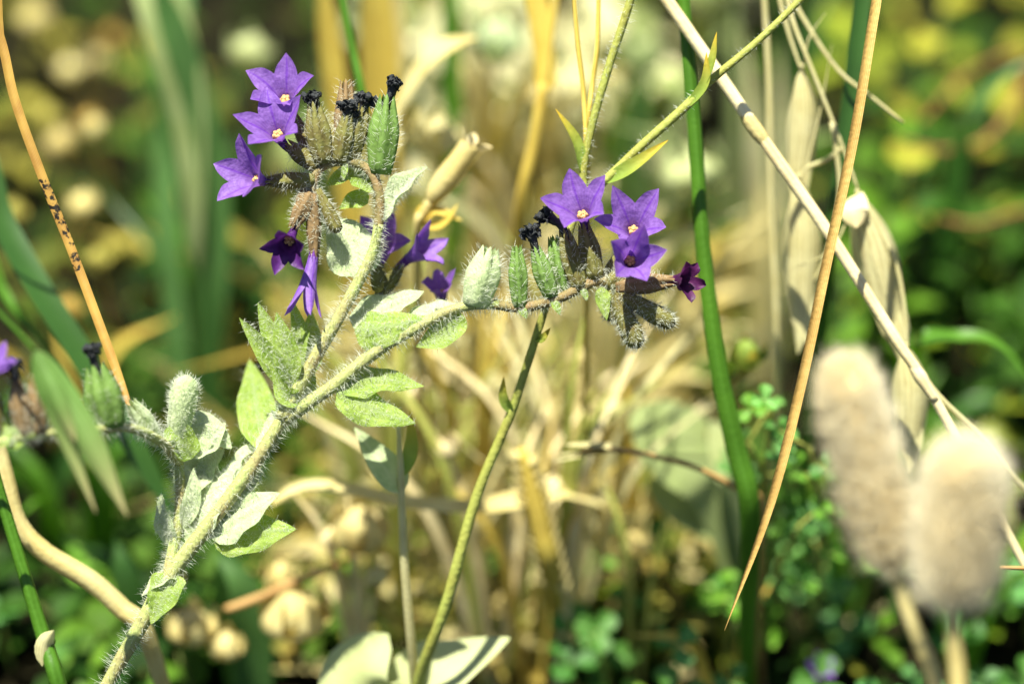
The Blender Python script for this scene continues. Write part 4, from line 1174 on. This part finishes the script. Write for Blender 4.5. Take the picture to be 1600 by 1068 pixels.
for k in range(20):
    x = R_.uniform(540, 1040)
    tuft(x, R_.uniform(560, 860), (0.02, 0.05), (0.6, 1.5), (9, 20), ['tan', 'papery', 'straw', 'dry', 'tan'], 'beyond the knobbly dry spike' if x > 780 else 'beyond the lying dry leaf', 'bright tufts in the straw tangle', 'dry_grass_tuft')
for k in range(13):
    x = R_.uniform(430, 1250)
    tuft(x, R_.uniform(330, 640), (0.04, 0.10), (0.1, 0.6), (9, 22), ['dry', 'tan', 'papery', 'grass_blue', 'sage', 'straw'], 'behind the upright curled spray' if x < 720 else 'behind the level flower spray', 'pale tufts behind the sprays')
for k in range(10):
    tuft(R_.uniform(-80, 460), R_.uniform(420, 1000), (0.025, 0.06), (0.1, 0.9), (9, 20), ['grass', 'grass_dark', 'grass_dark', 'dry'], 'in shade behind the hairy stem', 'tufts behind the hairy stem')
for k in range(10):
    tuft(R_.uniform(1120, 1700), R_.uniform(500, 1150), (0.02, 0.05), (0.1, 0.9), (7, 15), ['grass', 'grass_dark', 'grass', 'dry'], 'among clover behind the fluffy heads', 'tufts among the clover')

# ------------------------------------------------------------------ ground cover nobody could count
def sprig(mb, b, hgt, nl, ll, lw, pal, stemcol):
    top_ = b + Vector((rng.uniform(-.4, .4) * hgt, rng.uniform(-.4, .4) * hgt, hgt))
    sp_ = tube(mb, [b, top_], [px(4), px(2.5)], 3, 3, col=stemcol)
    a = rng.random() * 6.28
    for k in range(nl):
        c = b.lerp(top_, 0.3 + 0.7 * k / max(1, nl - 1))
        a += 2.4
        d = Vector((math.cos(a), math.sin(a), rng.uniform(-0.1, 0.5))).normalized()
        l_ = ll * rng.uniform(0.6, 1.25)
        leaf(mb, [c, c + d * l_ * 0.5 + Vector((0, 0, 0.1 * l_)), c + d * l_], lw * rng.uniform(0.6, 1.2), Vector((rng.uniform(-.4, .4), rng.uniform(-.4, .4), 1)), 'ovate', 0.1, 0.1, 4, 3, col=rng.choice(pal))

def patch(x, y):
    """what grows where (image coordinates of the soil): dryness 0..1"""
    n = noise.noise(Vector((x * 0.004, y * 0.004, 3.1)))
    d = math.exp(-((x - 740) / 330) ** 2 - ((y - 800) / 380) ** 2)
    return 1.15 * d + 0.22 * n - 0.10
cover = MB(); litter = MB(); drygrass = MB()
def coverage(n, x0, x1, y0, y1, far=False):
    for _ in range(n):
        b = Vector((rng.uniform(x0, x1), rng.uniform(y0, y1), -0.003))
        r = b - CAM
        D = r.dot(FV)
        X = 800 + r.dot(RV) / D / 0.36 * 1600
        Y = 534 - r.dot(UV) / D / 0.36 * 1600
        dry = patch(X, Y)
        if X < 480 and Y < 650 and rng.random() < 0.7:
            continue
        if rng.random() < dry:
            if rng.random() < 0.5:
                sprig(litter, b, rng.uniform(0.003, 0.018), rng.randint(2, 4), rng.uniform(0.006, 0.014), rng.uniform(0.0015, 0.0035), [(0.5, 0.40, 0.15), (0.40, 0.30, 0.07), (0.58, 0.50, 0.25), (0.28, 0.26, 0.06)], (0.4, 0.32, 0.1))
            else:
                a = rng.uniform(0, 6.28); h_ = rng.uniform(0.004, 0.035)
                e = b + Vector((math.cos(a), math.sin(a), 0)) * rng.uniform(0.005, 0.04) + Vector((0, 0, h_))
                leaf(drygrass, [b, b.lerp(e, 0.5) + Vector((0, 0, 0.004)), e], rng.uniform(0.0004, 0.0013), Vector((rng.uniform(-.5, .5), -0.3, 1)), 'blade', 0.2, 0, 6, 3, col=rng.choice([(0.56, 0.47, 0.19), (0.46, 0.36, 0.08), (0.64, 0.56, 0.30), (0.33, 0.31, 0.07)]))
        elif rng.random() < 0.72:
            if X > 1150: pal = YG[2:] + DG + DG
            elif X < 420: pal = DG  # only dark leaves here, painting in the shadow of taller growth
            else: pal = OL + YG[:2] + DG + DG
            sprig(cover, b, rng.uniform(0.004, 0.02), rng.randint(3, 5), rng.uniform(0.004, 0.010), rng.uniform(0.0016, 0.0032), pal, (0.12, 0.14, 0.04))
coverage(1150, -0.24, 0.24, 0.02, 0.42)
coverage(1500, -0.09, 0.05, 0.03, 0.19)
coverage(1300, -0.6, 0.6, -0.3, 0.02)
coverage(1600, -0.7, 0.7, 0.42, 1.2)
coverage(700, -0.6, -0.24, 0.0, 0.42)
coverage(700, 0.24, 0.6, 0.0, 0.42)
o = link('ground_cover', cover, M['weed'], kind='stuff'); o['label'] = 'low leafy ground cover in greens and olive behind everything'; o['category'] = 'ground cover'
o = link('leaf_litter', litter, M['weed'], kind='stuff'); o['label'] = 'tan dead leaf litter under the straw tangle'; o['category'] = 'leaf litter'
o = link('dry_grass', drygrass, M['weed'], kind='stuff'); o['label'] = 'fine loose dry straw bits lying behind the flowers'; o['category'] = 'straw'
